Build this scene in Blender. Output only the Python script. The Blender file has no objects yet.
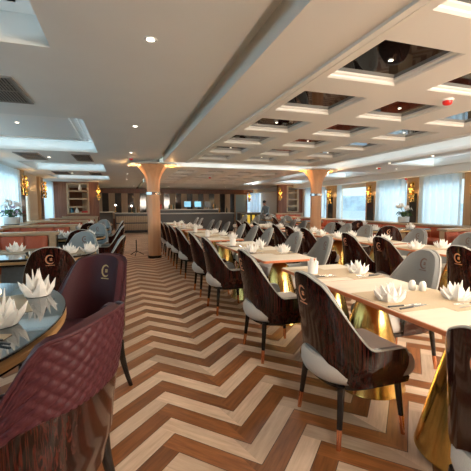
import bpy, math, random
from mathutils import Matrix, Vector
S = bpy.context.scene
COL = S.collection
PI = math.pi
random.seed(7)

# ---------------------------------------------------------------- camera, world, lights, exposure
def make_camera():
    ya, pi_, ro = math.radians(18.1), math.radians(-4.8), math.radians(-0.2)
    f = Vector((math.sin(ya)*math.cos(pi_), math.cos(ya)*math.cos(pi_), math.sin(pi_)))
    r = Vector((math.cos(ya), -math.sin(ya), 0)); u = r.cross(f)
    c, s = math.cos(ro), math.sin(ro)
    r2, u2 = c*r + s*u, -s*r + c*u
    m = Matrix((r2, u2, -f)).transposed().to_4x4(); m.translation = (0, 0, 1.3)
    cd = bpy.data.cameras.new('camera'); cd.sensor_width = 36; cd.lens = 36*345/471; cd.clip_end = 2000
    o = bpy.data.objects.new('camera', cd); COL.objects.link(o); o.matrix_world = m
    S.camera = o
make_camera()
S.view_settings.view_transform = 'Standard'; S.view_settings.look = 'None'
S.view_settings.gamma = 1; S.view_settings.use_curve_mapping = False
S.view_settings.exposure = 1.0
S.cycles.use_denoising = True
S.cycles.max_bounces = 10; S.cycles.diffuse_bounces = 6; S.cycles.glossy_bounces = 4
S.cycles.transmission_bounces = 6; S.cycles.transparent_max_bounces = 8
S.cycles.caustics_reflective = False; S.cycles.caustics_refractive = False
S.cycles.sample_clamp_indirect = 6

w = bpy.data.worlds.new('sky'); S.world = w; w.use_nodes = True
wn = w.node_tree.nodes; wl = w.node_tree.links
bg = wn['Background']; bg.inputs['Strength'].default_value = .75
tc = wn.new('ShaderNodeTexCoord'); sx = wn.new('ShaderNodeSeparateXYZ'); rp = wn.new('ShaderNodeValToRGB')
wl.new(tc.outputs['Generated'], sx.inputs[0]); wl.new(sx.outputs['Z'], rp.inputs[0]); wl.new(rp.outputs[0], bg.inputs['Color'])
rp.color_ramp.elements[0].position = 0.0; rp.color_ramp.elements[0].color = (.78, .9, .95, 1)
rp.color_ramp.elements[1].position = .5; rp.color_ramp.elements[1].color = (.62, .8, 1, 1)

WARM = (1, .88, .73); COOL = (.62, .84, 1.0)
def area(name, loc, size, power, color, rot=(0, 0, 0)):
    l = bpy.data.lights.new(name, 'AREA'); l.shape = 'RECTANGLE'; l.size, l.size_y = size; l.energy = power; l.color = color
    o = bpy.data.objects.new(name, l); COL.objects.link(o); o.location = loc; o.rotation_euler = rot
    return o
# open sky over the sea on both sides, above the window heads
area('sky_light_port', (-6.5, 7.0, 4.6), (4, 22), 1000, COOL, (0, -math.radians(62), 0))
area('sky_light_starboard', (12.8, 9.0, 4.8), (4, 22), 620, (.86, .94, 1), (0, math.radians(62), 0))
# broad lamps added out of view behind the viewer
# warm uplight added to brighten the ceiling at the upper right
area('added_uplight_aft', (4.2, -1.9, 1.75), (4.4, 1.2), 235, (1, .88, .74), (PI-.95, 0, 0))
area('added_lamp_aft', (3.2, -1.2, 2.30), (2.6, 1.2), 26, (1, .88, .74))  # extra lamp added to brighten the foreground tables
def spot(name, loc, power, color=WARM, ang=120, blend=.7, r=.05):
    l = bpy.data.lights.new(name, 'SPOT'); l.energy = power; l.color = color; l.spot_size = math.radians(ang); l.spot_blend = blend
    l.shadow_soft_size = r
    o = bpy.data.objects.new(name, l); COL.objects.link(o); o.location = loc
    return o

# ---------------------------------------------------------------- materials
MATS = {}
def nt(m): return m.node_tree.nodes, m.node_tree.links
def pm(name, col, rough=.5, metal=0, coat=0, emit=None, es=0, spec=.5, alpha=1, noise=None, bump=0, trans=0, sheen=0):
    """plain procedural material; noise=(scale, amount, stretch) breaks the colour up a little"""
    m = bpy.data.materials.new(name); m.use_nodes = True
    n, l = nt(m); b = n['Principled BSDF']
    b.inputs['Base Color'].default_value = (*col, 1); b.inputs['Roughness'].default_value = rough
    b.inputs['Metallic'].default_value = metal; b.inputs['Coat Weight'].default_value = coat; b.inputs['Coat Roughness'].default_value = .06
    b.inputs['Specular IOR Level'].default_value = spec; b.inputs['Transmission Weight'].default_value = trans
    b.inputs['Sheen Weight'].default_value = sheen
    if emit: b.inputs['Emission Color'].default_value = (*emit, 1); b.inputs['Emission Strength'].default_value = es
    if noise:
        t = n.new('ShaderNodeTexCoord'); mp = n.new('ShaderNodeMapping'); ns = n.new('ShaderNodeTexNoise'); cr = n.new('ShaderNodeValToRGB')
        l.new(t.outputs['Object'], mp.inputs[0]); mp.inputs['Scale'].default_value = noise[2]
        l.new(mp.outputs[0], ns.inputs['Vector']); ns.inputs['Scale'].default_value = noise[0]; ns.inputs['Detail'].default_value = 4
        a = noise[1]
        cr.color_ramp.elements[0].position = .3; cr.color_ramp.elements[1].position = .7
        cr.color_ramp.elements[0].color = (*[c*(1-a) for c in col], 1); cr.color_ramp.elements[1].color = (*[min(1, c*(1+a)) for c in col], 1)
        l.new(ns.outputs['Fac'], cr.inputs[0]); l.new(cr.outputs[0], b.inputs['Base Color'])
        if bump:
            bp = n.new('ShaderNodeBump'); bp.inputs['Strength'].default_value = bump; bp.inputs['Distance'].default_value = .002
            l.new(ns.outputs['Fac'], bp.inputs['Height']); l.new(bp.outputs[0], b.inputs['Normal'])
    MATS[name] = m
    return m
def ramp_wood(name, stops, scale, stretch, rough, coat, distort=0):
    m = bpy.data.materials.new(name); m.use_nodes = True
    n, l = nt(m); b = n['Principled BSDF']; b.inputs['Roughness'].default_value = rough; b.inputs['Coat Weight'].default_value = coat
    b.inputs['Coat Roughness'].default_value = .05
    t = n.new('ShaderNodeTexCoord'); mp = n.new('ShaderNodeMapping'); ns = n.new('ShaderNodeTexNoise'); cr = n.new('ShaderNodeValToRGB')
    l.new(t.outputs['Object'], mp.inputs[0]); mp.inputs['Scale'].default_value = stretch
    l.new(mp.outputs[0], ns.inputs['Vector']); ns.inputs['Scale'].default_value = scale; ns.inputs['Detail'].default_value = 3; ns.inputs['Distortion'].default_value = distort
    e = cr.color_ramp.elements
    while len(e) < len(stops): e.new(.5)
    for i, (p, c) in enumerate(stops): e[i].position = p; e[i].color = (*c, 1)
    l.new(ns.outputs['Fac'], cr.inputs[0]); l.new(cr.outputs[0], b.inputs['Base Color'])
    if name == 'macassar_ebony': b.inputs['Specular IOR Level'].default_value = .3
    MATS[name] = m
    return m
U3 = (1, 1, 1)
CEIL = pm('ceiling_paint', (.72, .75, .72), .65, noise=(2, .02, U3))
CEILC = pm('cove_paint', (.80, .80, .76), .6)
BEAM = pm('beam_paint', (.76, .76, .71), .5)
BLACKGLASS = pm('black_mirror_glass', (.010, .011, .012), .03, metal=0, spec=1.0)
_b = BLACKGLASS.node_tree.nodes['Principled BSDF']; _b.inputs['IOR'].default_value = 1.45
EBONY = ramp_wood('macassar_ebony', [(.30, (.004, .003, .003)), (.47, (.010, .004, .003)), (.55, (.060, .011, .007)), (.62, (.007, .003, .003)), (.75, (.060, .016, .009))], 13, (9, 9, .14), .13, .3, .4)
EBONYEDGE = pm('ebony_edge', (.012, .007, .006), .25)
BLACKWOOD = pm('black_leg_lacquer', (.012, .009, .008), .25, noise=(8, .3, (5, 5, .5)))
GREYFAB = pm('grey_upholstery', (.185, .183, .172), .75, noise=(220, .10, U3), bump=.25, sheen=.2)
BLUEFAB = pm('blue_grey_upholstery', (.20, .25, .275), .75, noise=(220, .10, U3), bump=.25, sheen=.2)
PURPLE = pm('burgundy_leather', (.064, .016, .020), .5, spec=.25, noise=(160, .10, U3), bump=.25)
RUST = pm('rust_leather', (.36, .075, .028), .5, noise=(90, .10, U3), bump=.2)
COPPER = pm('copper', (.80, .36, .19), .25, metal=1)
COPPERINLAY = pm('copper_inlay', (.90, .48, .28), .35, metal=.6)
DARKINLAY = pm('brown_embroidery', (.13, .06, .04), .6)
GOLDINLAY = pm('gold_embroidery', (.62, .40, .16), .45, metal=.3)
GOLD = pm('brushed_gold', (.72, .47, .14), .22, metal=1, noise=(3, .12, (40, 40, .3)))
TABLETOP = pm('pale_table_laminate', (.63, .565, .455), .38, noise=(5, .05, (1, 6, 1)))
TABLEEDGE = pm('copper_red_edge_band', (.55, .16, .055), .35)
MAT_ = pm('tan_placemat', (.47, .36, .235), .6, noise=(260, .10, U3))
MATDARK = pm('olive_placemat', (.33, .27, .18), .6, noise=(260, .10, U3))
NAPKIN = pm('white_linen', (.88, .85, .80), .8)
STEEL = pm('steel', (.62, .60, .57), .2, metal=1)
BLACKPL = pm('black_handle', (.02, .02, .02), .3)
PORC = pm('white_porcelain', (.88, .85, .78), .2)
GLASSTOP = pm('smoked_glass_top', (.05, .065, .07), .03, spec=1.0)
GLASSTOP.node_tree.nodes['Principled BSDF'].inputs['IOR'].default_value = 1.9
OAK = ramp_wood('honey_oak', [(.3, (.38, .25, .14)), (.55, (.44, .30, .17)), (.75, (.50, .35, .20))], 3, (6, 6, .4), .4, .1)
OAKEDGE = pm('oak_table_ring', (.52, .30, .12), .3, noise=(6, .2, (1, 1, 12)))
COLWOOD = ramp_wood('column_veneer', [(.3, (.66, .34, .17)), (.55, (.72, .39, .20)), (.75, (.76, .43, .23))], 2, (6, 6, .3), .4, .15)
WALNUT = ramp_wood('walnut_veneer', [(.3, (.15, .055, .026)), (.55, (.21, .08, .04)), (.75, (.27, .11, .055))], 4, (8, 8, .3), .4, .1)
CAPWOOD = pm('booth_cap_wood', (.43, .32, .20), .35, noise=(5, .10, (1, 8, 8)))
CREAM = pm('cream_wall_panel', (.72, .66, .55), .5)
SANDPANEL = pm('sand_veneer_panel', (.50, .37, .24), .5, noise=(3, .10, (8, 8, .4)))
DARKPANEL = pm('dark_mirror_panel', (.05, .045, .04), .08, spec=.8)
DARKBAR = pm('dark_bar_front', (.055, .052, .048), .4)
BARTOP = pm('bar_top_stone', (.34, .31, .26), .3)
CHROME = pm('chrome', (.8, .8, .8), .12, metal=1)
RED = pm('red_plastic', (.75, .02, .015), .35)
WHITEPL = pm('white_plastic', (.85, .83, .78), .4)
LAMPEMIT = pm('lamp_glow', (1, .9, .75), .4, emit=(1, .90, .76), es=4)
AMBER = pm('amber_lamp_glass', (.9, .5, .12), .3, emit=(1, .52, .12), es=.7)
COVELED = pm('cove_led', (1, 1, 1), .4, emit=(.75, .93, 1), es=5)
VENTM = pm('vent_grey_metal', (.22, .21, .19), .5)
VENTDARK = pm('vent_dark', (.03, .03, .03), .7)
STONEPL = pm('grey_table_plinth', (.20, .235, .25), .6, noise=(30, .1, U3))
LEAF = pm('orchid_leaf', (.04, .12, .03), .4)
PETAL = pm('orchid_petal_white', (.85, .85, .82), .6)
PETALV = pm('orchid_petal_violet', (.52, .50, .72), .6)
STEM = pm('orchid_stem', (.10, .13, .05), .5)
POTM = pm('white_pot', (.62, .66, .66), .35)
POTBASE = pm('black_pot_band', (.02, .02, .02), .4)
SKIN = pm('skin', (.55, .33, .23), .55)
HAIR = pm('dark_hair', (.015, .012, .01), .5)
SHIRT = pm('blue_grey_shirt', (.24, .32, .36), .8)
TROUSER = pm('navy_trousers', (.05, .06, .09), .8)
FROST = pm('frosted_door_glass', (.33, .47, .55), .25)
SCREEN = pm('screen_lit', (.1, .3, .45), .3, emit=(.28, .62, .85), es=.35)
YELLOW = pm('yellow_lit_panel', (.6, .45, .05), .4, emit=(.8, .55, .06), es=.35)
BOOKRED = pm('red_box', (.5, .03, .02), .5)
TEAL = pm('teal_vase', (.04, .18, .28), .3)

def curtain_mat():
    m = bpy.data.materials.new('sheer_curtain'); m.use_nodes = True; n, l = nt(m)
    n.remove(n['Principled BSDF']); out = n['Material Output']
    d = n.new('ShaderNodeBsdfDiffuse'); d.inputs[0].default_value = (.80, .86, .88, 1)
    t = n.new('ShaderNodeBsdfTranslucent'); t.inputs[0].default_value = (.82, .92, .96, 1)
    mx = n.new('ShaderNodeMixShader'); mx.inputs[0].default_value = .75
    l.new(d.outputs[0], mx.inputs[1]); l.new(t.outputs[0], mx.inputs[2]); l.new(mx.outputs[0], out.inputs[0])
    return m
CURTAIN = curtain_mat()
def pane_mat():
    m = bpy.data.materials.new('window_glass'); m.use_nodes = True; n, l = nt(m)
    n.remove(n['Principled BSDF']); out = n['Material Output']
    g = n.new('ShaderNodeBsdfGlossy'); g.inputs['Roughness'].default_value = .02
    t = n.new('ShaderNodeBsdfTransparent'); t.inputs[0].default_value = (.93, .97, .97, 1)
    mx = n.new('ShaderNodeMixShader'); mx.inputs[0].default_value = .06
    l.new(t.outputs[0], mx.inputs[1]); l.new(g.outputs[0], mx.inputs[2]); l.new(mx.outputs[0], out.inputs[0])
    return m
PANE = pane_mat()

def floor_mat():
    """oak and walnut planks in a 45 degree chevron; planks butt square at each ridge"""
    m = bpy.data.materials.new('chevron_floor'); m.use_nodes = True; n, l = nt(m); b = n['Principled BSDF']
    t = n.new('ShaderNodeTexCoord'); s = n.new('ShaderNodeSeparateXYZ'); l.new(t.outputs['Object'], s.inputs[0])
    def mt(op, a, c=None, d=None):
        k = n.new('ShaderNodeMath'); k.operation = op
        for i, v in enumerate((a, c, d)):
            if v is None: continue
            if isinstance(v, (int, float)): k.inputs[i].default_value = v
            else: l.new(v, k.inputs[i])
        return k.outputs[0]
    X, Y = s.outputs['X'], s.outputs['Y']
    HP, PY = .383, .32
    x0 = mt('SUBTRACT', X, .25)
    f = mt('PINGPONG', x0, HP)
    tt = mt('SUBTRACT', mt('DIVIDE', mt('ADD', Y, f), PY), .4375)
    two = mt('MULTIPLY', tt, 2.0)
    pid = mt('FLOOR', two); fr = mt('FRACT', two)
    dark = mt('LESS_THAN', mt('FRACT', tt), .5)
    shift = mt('MULTIPLY', fr, .08)
    arm = mt('FLOOR', mt('DIVIDE', mt('ADD', x0, shift), HP))
    cmb = n.new('ShaderNodeCombineXYZ'); l.new(pid, cmb.inputs[0]); l.new(arm, cmb.inputs[1])
    wnz = n.new('ShaderNodeTexWhiteNoise'); wnz.noise_dimensions = '2D'; l.new(cmb.outputs[0], wnz.inputs['Vector'])
    par = mt('MODULO', mt('ABSOLUTE', arm), 2.0)
    sgn = mt('SUBTRACT', mt('MULTIPLY', par, 2.0), 1.0)
    along = mt('SUBTRACT', mt('MULTIPLY', Y, 1.0), mt('MULTIPLY', X, mt('MULTIPLY', sgn, -1.0)))
    # one coordinate along the plank, one across it
    al = mt('ADD', Y, mt('MULTIPLY', X, mt('MULTIPLY', sgn, 1.0)))
    ac = mt('SUBTRACT', Y, mt('MULTIPLY', X, sgn))
    cg = n.new('ShaderNodeCombineXYZ')
    l.new(mt('MULTIPLY', ac, 34.0), cg.inputs[0]); l.new(mt('MULTIPLY', al, 3.0), cg.inputs[1]); l.new(mt('MULTIPLY', wnz.outputs['Value'], 37.0), cg.inputs[2])
    gr = n.new('ShaderNodeTexNoise'); gr.inputs['Scale'].default_value = 1.0; gr.inputs['Detail'].default_value = 5; gr.inputs['Roughness'].default_value = .6
    l.new(cg.outputs[0], gr.inputs['Vector'])
    def ramp(c0, c1):
        r = n.new('ShaderNodeValToRGB'); r.color_ramp.elements[0].position = .3; r.color_ramp.elements[1].position = .72
        r.color_ramp.elements[0].color = (*c0, 1); r.color_ramp.elements[1].color = (*c1, 1); l.new(gr.outputs['Fac'], r.inputs[0]); return r.outputs[0]
    dk = ramp((.15, .052, .015), (.31, .112, .033)); lt = ramp((.48, .34, .235), (.65, .48, .35))
    mx = n.new('ShaderNodeMix'); mx.data_type = 'RGBA'; l.new(dark, mx.inputs[0]); l.new(lt, mx.inputs[6]); l.new(dk, mx.inputs[7])
    hs = n.new('ShaderNodeHueSaturation'); l.new(mx.outputs[2], hs.inputs['Color'])
    l.new(mt('ADD', mt('MULTIPLY', wnz.outputs['Value'], .5), .75), hs.inputs['Value'])
    # thin joints between planks
    edge = mt('LESS_THAN', mt('ABSOLUTE', mt('SUBTRACT', fr, .5)), .482)
    mj = n.new('ShaderNodeMix'); mj.data_type = 'RGBA'; l.new(edge, mj.inputs[0]); mj.inputs[6].default_value = (.06, .035, .02, 1); l.new(hs.outputs[0], mj.inputs[7])
    l.new(mj.outputs[2], b.inputs['Base Color'])
    b.inputs['Roughness'].default_value = .38
    bp = n.new('ShaderNodeBump'); bp.inputs['Strength'].default_value = .12; bp.inputs['Distance'].default_value = .002
    l.new(gr.outputs['Fac'], bp.inputs['Height']); l.new(bp.outputs[0], b.inputs['Normal'])
    return m
FLOORM = floor_mat()

# ---------------------------------------------------------------- mesh helpers
class MB:
    def __init__(s): s.v = []; s.f = []
    def add(s, vs, fs):
        b = len(s.v); s.v += [tuple(p) for p in vs]; s.f += [tuple(i+b for i in q) for q in fs]; return s
    def box(s, x0, x1, y0, y1, z0, z1):
        return s.add([(x0,y0,z0),(x1,y0,z0),(x1,y1,z0),(x0,y1,z0),(x0,y0,z1),(x1,y0,z1),(x1,y1,z1),(x0,y1,z1)],
                     [(0,3,2,1),(4,5,6,7),(0,1,5,4),(1,2,6,5),(2,3,7,6),(3,0,4,7)])
    def rings(s, rs, cap0=True, cap1=True, closed=True):
        """loft through rings of equal length"""
        n = len(rs[0]); b = len(s.v)
        for r in rs: s.v += [tuple(p) for p in r]
        m = n if closed else n-1
        for i in range(len(rs)-1):
            for j in range(m):
                k = (j+1) % n
                s.f.append((b+i*n+j, b+i*n+k, b+(i+1)*n+k, b+(i+1)*n+j))
        if cap0: s.f.append(tuple(b+j for j in reversed(range(n))))
        if cap1: s.f.append(tuple(b+(len(rs)-1)*n+j for j in range(n)))
        return s
    def lathe(s, prof, n=24, c=(0,0,0), cap0=True, cap1=True, sx=1, sy=1):
        return s.rings([[(c[0]+sx*r*math.cos(2*PI*j/n), c[1]+sy*r*math.sin(2*PI*j/n), c[2]+z) for j in range(n)] for r, z in prof], cap0, cap1)
    def tube(s, pts, rad, n=8):
        P = [Vector(p) for p in pts]; R = rad if isinstance(rad, (list, tuple)) else [rad]*len(P); rs = []
        for i, p in enumerate(P):
            d = (P[min(i+1, len(P)-1)] - P[max(i-1, 0)]).normalized()
            a = Vector((0,0,1)) if abs(d.z) < .9 else Vector((1,0,0))
            u = d.cross(a).normalized(); v = d.cross(u).normalized()
            rs.append([p + (u*math.cos(2*PI*j/n) + v*math.sin(2*PI*j/n))*R[i] for j in range(n)])
        return s.rings(rs)
    def rbox(s, x0, x1, y0, y1, z0, z1, r=.02, n=4, rt=None):
        """box with rounded vertical corners and softened top and bottom"""
        rt = r*.6 if rt is None else rt
        def ring(ins, z):
            a, b_, c, d = x0+ins, x1-ins, y0+ins, y1-ins; q = max(r-ins, .001); out = []
            for cx, cy, st in ((b_-q, d-q, 0), (a+q, d-q, PI/2), (a+q, c+q, PI), (b_-q, c+q, 1.5*PI)):
                for k in range(n+1): t = st + PI/2*k/n; out.append((cx+q*math.cos(t), cy+q*math.sin(t), z))
            return out
        rs = []
        for k in range(4): t = PI/2*k/3; rs.append(ring(rt*(1-math.sin(t)), z0+rt*(1-math.cos(t))))
        for k in range(4): t = PI/2*k/3; rs.append(ring(rt*(1-math.cos(t)), z1-rt*(1-math.sin(t))))
        return s.rings(rs)
    def xf(s, m):
        s.v = [tuple(m @ Vector(p)) for p in s.v]; return s
def mesh(name, mb, mat, smooth=False):
    me = bpy.data.meshes.new(name); me.from_pydata(mb.v, [], mb.f); me.materials.append(mat)
    if smooth:
        me.polygons.foreach_set('use_smooth', [True]*len(me.polygons))
    me.update()
    try: me.validate()
    except Exception: pass
    return me
def obj(name, mb, mat, parent=None, smooth=False, sharp=None):
    o = bpy.data.objects.new(name, mesh(name, mb, mat, smooth)); COL.objects.link(o)
    if smooth:
        try: o.data.set_sharp_from_angle(angle=math.radians(sharp or 40))
        except Exception: pass
    if parent: o.parent = parent
    return o
def tag(o, label, cat, group=None, kind=None):
    o['label'] = label; o['category'] = cat
    if group: o['group'] = group
    if kind: o['kind'] = kind
    return o
def thing(name, label, cat, loc=(0,0,0), rz=0, group=None):
    o = bpy.data.objects.new(name, None); COL.objects.link(o); o.empty_display_size = .1
    o.location = loc; o.rotation_euler = (0, 0, rz)
    return tag(o, label, cat, group)
def dup(root, loc, rz, label, group=None):
    c = root.copy(); COL.objects.link(c); c.location = loc; c.rotation_euler = (0, 0, rz); c['label'] = label
    if group: c['group'] = group
    for ch in root.children:
        d = ch.copy(); COL.objects.link(d); d.parent = c
        for g in ch.children:
            e = g.copy(); COL.objects.link(e); e.parent = d
    return c
def struct(name, mb, mat, smooth=False, parent=None):
    o = obj(name, mb, mat, parent, smooth)
    if not parent: o['kind'] = 'structure'
    return o
ORD = ['first','second','third','fourth','fifth','sixth','seventh','eighth','ninth','tenth','eleventh','twelfth','thirteenth','fourteenth','fifteenth','sixteenth','seventeenth','eighteenth','nineteenth','twentieth']

# ---------------------------------------------------------------- structure
XL, XR, YB, YF, ZC = -2.9, 9.0, -2.6, 22.0, 2.37
struct('floor', MB().box(XL-.2, XR+.2, YB-.2, YF+.2, -.12, 0), FLOORM)
# outdoors: open water and a far shore seen through the bare panes
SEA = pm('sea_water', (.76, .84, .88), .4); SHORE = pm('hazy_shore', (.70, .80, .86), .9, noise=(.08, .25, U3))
sea = struct('sea', MB().box(-900, 900, -900, 900, -6.2, -6), SEA)
hm = MB()
hp = []
for i in range(121):
    a = -PI*.1 + PI*1.2*i/120
    h = 14 + 10*math.sin(i*.37) + 7*math.sin(i*.9+1) + random.uniform(-2, 3)
    hp.append((600*math.cos(a), 600*math.sin(a), h))
hm.rings([[(x*.98, y*.98, -6) for x, y, h in hp], [(x, y, max(4, h)) for x, y, h in hp], [(x*1.06, y*1.06, -6) for x, y, h in hp]], False, False, closed=False)
struct('hills', hm, SHORE, True)

# ---- ceiling: lower slabs with coffers and coves let into them
def slab_with_holes(name, x0, x1, y0, y1, z, th, holes, mat):
    """horizontal slab made of strips around rectangular openings (one mesh)"""
    xs = sorted({x0, x1, *[h[0] for h in holes], *[h[1] for h in holes]}); ys = sorted({y0, y1, *[h[2] for h in holes], *[h[3] for h in holes]})
    xs = [x for x in xs if x0-1e-6 <= x <= x1+1e-6]; ys = [y for y in ys if y0-1e-6 <= y <= y1+1e-6]
    mb = MB()
    for i in range(len(xs)-1):
        run = None
        for j in range(len(ys)-1):
            cx, cy = (xs[i]+xs[i+1])/2, (ys[j]+ys[j+1])/2
            solid = not any(h[0] < cx < h[1] and h[2] < cy < h[3] for h in holes)
            if solid: run = run or ys[j]
            if run is not None and (not solid or j == len(ys)-2):
                mb.box(xs[i], xs[i+1], run, ys[j+1] if solid else ys[j], z, z+th); run = None
    return struct(name, mb, mat)
struct('roof', MB().box(XL-.2, XR+.2, YB-.2, YF+.2, 2.72, 2.82), CEIL)
# port side trays
TX0, TX1 = -2.35, -.44
TR = [(.2, 2.76), (4.81, 7.64), (9.5, 11.6), (13.2, 15.1)]
trays = [(TX0, TX1, a, b) for a, b in TR]
slab_with_holes('ceiling', XL, .80, YB, YF, ZC+.03, .3, trays, CEIL)
for k, (a, b) in enumerate(TR):
    t = MB()
    t.box(TX0-.25, TX1+.16, a-.16, b+.16, 2.60, 2.68)                       # tray lid, wider than the opening
    struct('ceiling_tray', t, CEILC)
    t = MB()                                                               # stepped inner moulding
    for q, (ins, zz) in enumerate(((.16, 2.585), (.26, 2.57))):
        t.box(TX0+ins, TX1-ins, a+ins, a+ins+.05, zz, 2.60); t.box(TX0+ins, TX1-ins, b-ins-.05, b-ins, zz, 2.60)
        t.box(TX0+ins, TX0+ins+.05, a+ins, b-ins, zz, 2.60); t.box(TX1-ins-.05, TX1-ins, a+ins, b-ins, zz, 2.60)
    struct('trim_1' if k == 0 else 'trim_1', t, CEILC)
    area('cove_light', ((TX0+TX1)/2, b-.10, 2.45), (TX1-TX0-.1, .05), .2 if k == 0 else .6, COOL, (PI-.35, 0, 0))
    area('cove_light', (TX1-.10, (a+b)/2, 2.45), (.05, b-a-.1),   .2 if k == 0 else .4, COOL, (PI, -.35, 0))
    area('cove_light', (TX0+.10, (a+b)/2, 2.45), (.05, b-a-.1), .4, COOL, (PI, .35, 0))
struct('trim_5', MB().box(.70, 1.0, YB, YF, 2.52, 2.58), CEIL)     # lid of a groove made up to shade the ceiling step dark
# centre: lower band of coffers, then a lit trough, then the starboard side
def coffer_field(y0, y1, rows, x_first, ncol, px_, py_, w_, d_, name):
    holes = []
    for i in range(ncol):
        for j in range(rows):
            holes.append((x_first+i*px_, x_first+i*px_+w_, y0+j*py_, y0+j*py_+d_))
    return holes
CF1 = coffer_field(.85, 0, 7, 1.60, 3, 1.035, 1.005, .68, .66, 'near')
slab_with_holes('ceiling', .94, 4.95, YB, 8.25, ZC-.03, .33, CF1, BEAM)
CF2 = coffer_field(9.95, 0, 5, 1.55, 4, .92, 1.10, .62, .80, 'far')
slab_with_holes('ceiling', .94, 5.35, 9.1, 15.6, ZC-.03, .33, CF2, BEAM)
struct('ceiling', MB().box(.94, 6.3, 16.3, YF, ZC+.03, ZC+.33), CEIL)
slab_with_holes('ceiling', 6.3, XR, YB, YF, ZC+.03, .3, [(6.75, 8.35, a, b) for a, b in ((1.2, 3.6), (4.9, 7.6), (9.5, 11.6), (13.2, 15.1))], CEIL)
for a, b in ((1.2, 3.6), (4.9, 7.6), (9.5, 11.6), (13.2, 15.1)):
    struct('ceiling_tray', MB().box(6.60, 8.5, a-.14, b+.14, 2.60, 2.68), CEILC)
    area('cove_light', (7.55, b-.10, 2.45), (1.5, .05), .7, COOL, (PI-.35, 0, 0))
    area('cove_light', (8.25, (a+b)/2, 2.45), (.05, b-a-.1), .9, COOL, (PI, -.35, 0))
# raised mouldings framing the coffer bands
fm = MB()
for x0, x1, y0, y1 in ((1.44, 4.86, YB+.3, 8.08),):
    fm.box(x0, x0+.05, y0, y1, ZC-.05, ZC-.03); fm.box(x1-.05, x1, y0, y1, ZC-.05, ZC-.03); fm.box(x0, x1, y1-.05, y1, ZC-.05, ZC-.03)
    fm.box(x0+.07, x0+.085, y0, y1, ZC-.042, ZC-.03); fm.box(x1-.085, x1-.07, y0, y1, ZC-.042, ZC-.03)
struct('trim_2', fm, BEAM)
# lips and lit troughs: starboard trough, the two cross troughs
CLED = []
struct('trim_3', MB().box(6.22, 6.32, YB, YF-1, ZC+.0, ZC+.09), CEILC)
area('cove_light', (6.12, 6.0, 2.5), (.06, 14), 5, (.86, .94, 1), (0, -2.0, 0))
area('cove_light', (3.2, 8.45, 2.5), (4.2, .06), 7, (.86, .94, 1), (2.0, 0, 0))
area('cove_light', (3.4, 15.75, 2.5), (5.0, .06), 16, (.86, .94, 1), (2.0, 0, 0))
area('cove_light', (5.9, 18.0, 2.5), (.06, 5), 8, (.86, .94, 1), (0, -2.0, 0))

# stepped timber-painted reveals and black glass inside the coffers
def coffer(x0, x1, y0, y1, label, zs=ZC-.03):
    t = thing('ceiling_coffer_panel', label, 'ceiling panel', ((x0+x1)/2, (y0+y1)/2, zs))
    a, b = (x1-x0)/2, (y1-y0)/2
    fr = MB()
    # inner stepped frame: two sloping collars round the glass
    def rect(k, z): return [(-a+k, -b+k, z), (a-k, -b+k, z), (a-k, b-k, z), (-a+k, b-k, z)]
    fr.rings([rect(0, .0), rect(.016, .012), rect(.018, .024), rect(.038, .034), rect(.040, .052), rect(0, .052), rect(0, 0)], False, False)
    obj('coffer_frame', fr, BEAM, t)
    obj('black_glass', MB().box(-a+.03, a-.03, -b+.03, b-.03, .048, .06), BLACKGLASS, t)
    return t
POSX = ['aisle side', 'middle', 'window side', 'outermost window side']
for i in range(3):
    for j in range(7):
        h = CF1[i*7+j]
        coffer(*h, f'black mirror glass ceiling coffer, {ORD[j]} from the viewer in the {POSX[i]} column of the near field')
for i in range(4):
    for j in range(5):
        h = CF2[i*5+j]
        coffer(*h, f'pale framed ceiling coffer, {ORD[j]} from the viewer in the {POSX[i]} column of the far field')

# ---- walls
def wall_with_windows(xo, xi, wins, zs, zt):
    mb = MB(); lo, hi = min(xo, xi), max(xo, xi); y = YB
    for a, b in wins:
        mb.box(lo, hi, y, a, 0, 2.72); mb.box(lo, hi, a, b, 0, zs); mb.box(lo, hi, a, b, zt, 2.72); y = b
    mb.box(lo, hi, y, YF, 0, 2.72); return mb
PW = [(-1.6, .4), (.9, 4.6), (5.2, 8.2), (8.7, 11.35), (12.15, 12.92), (14.8, 16.4)]
SW = [(-1.5, .6), (1.4, 3.4), (4.2, 6.3), (7.15, 8.52), (9.14, 10.52), (11.15, 12.95), (13.85, 15.8)]
struct('wall_left', wall_with_windows(XL-.18, XL, PW, .70, 2.28), CREAM)
struct('wall_right', wall_with_windows(XR+.18, XR, SW, .55, 2.10), CREAM)
struct('wall_back', MB().box(XL, XR, YB-.15, YB, 0, 2.72), WALNUT)
fw = MB(); fw.box(XL, 8.05, YF, YF+.15, 0, 2.72); fw.box(8.05, XR, YF, YF+.15, 0, .9); fw.box(8.05, XR, YF, YF+.15, 2.2, 2.72)
struct('wall_front', fw, WALNUT)
struct('trim_4', MB().box(XR-.55, XR, YB, YF, 2.2, 2.42), CEIL)   # soffit over the starboard windows
def window(n, x, a, b, zs, zt, sgn):
    o = struct(f'window_{n}', MB().box(x+sgn*.07, x+sgn*.078, a, b, zs, zt), PANE)
    f = MB(); e = .05; q0, q1 = sorted((x+sgn*.03, x+sgn*.12))
    f.box(q0, q1, a, b, zs, zs+e); f.box(q0, q1, a, b, zt-e, zt); f.box(q0, q1, a, a+e, zs+e, zt-e); f.box(q0, q1, b-e, b, zs+e, zt-e)
    p = obj('window_frame', f, CREAM, o)
    return o
n = 0
for a, b in PW: n += 1; window(n, XL, a, b, .70, 2.28, -1)
for a, b in SW: n += 1; window(n, XR, a, b, .55, 2.10, 1)
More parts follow.
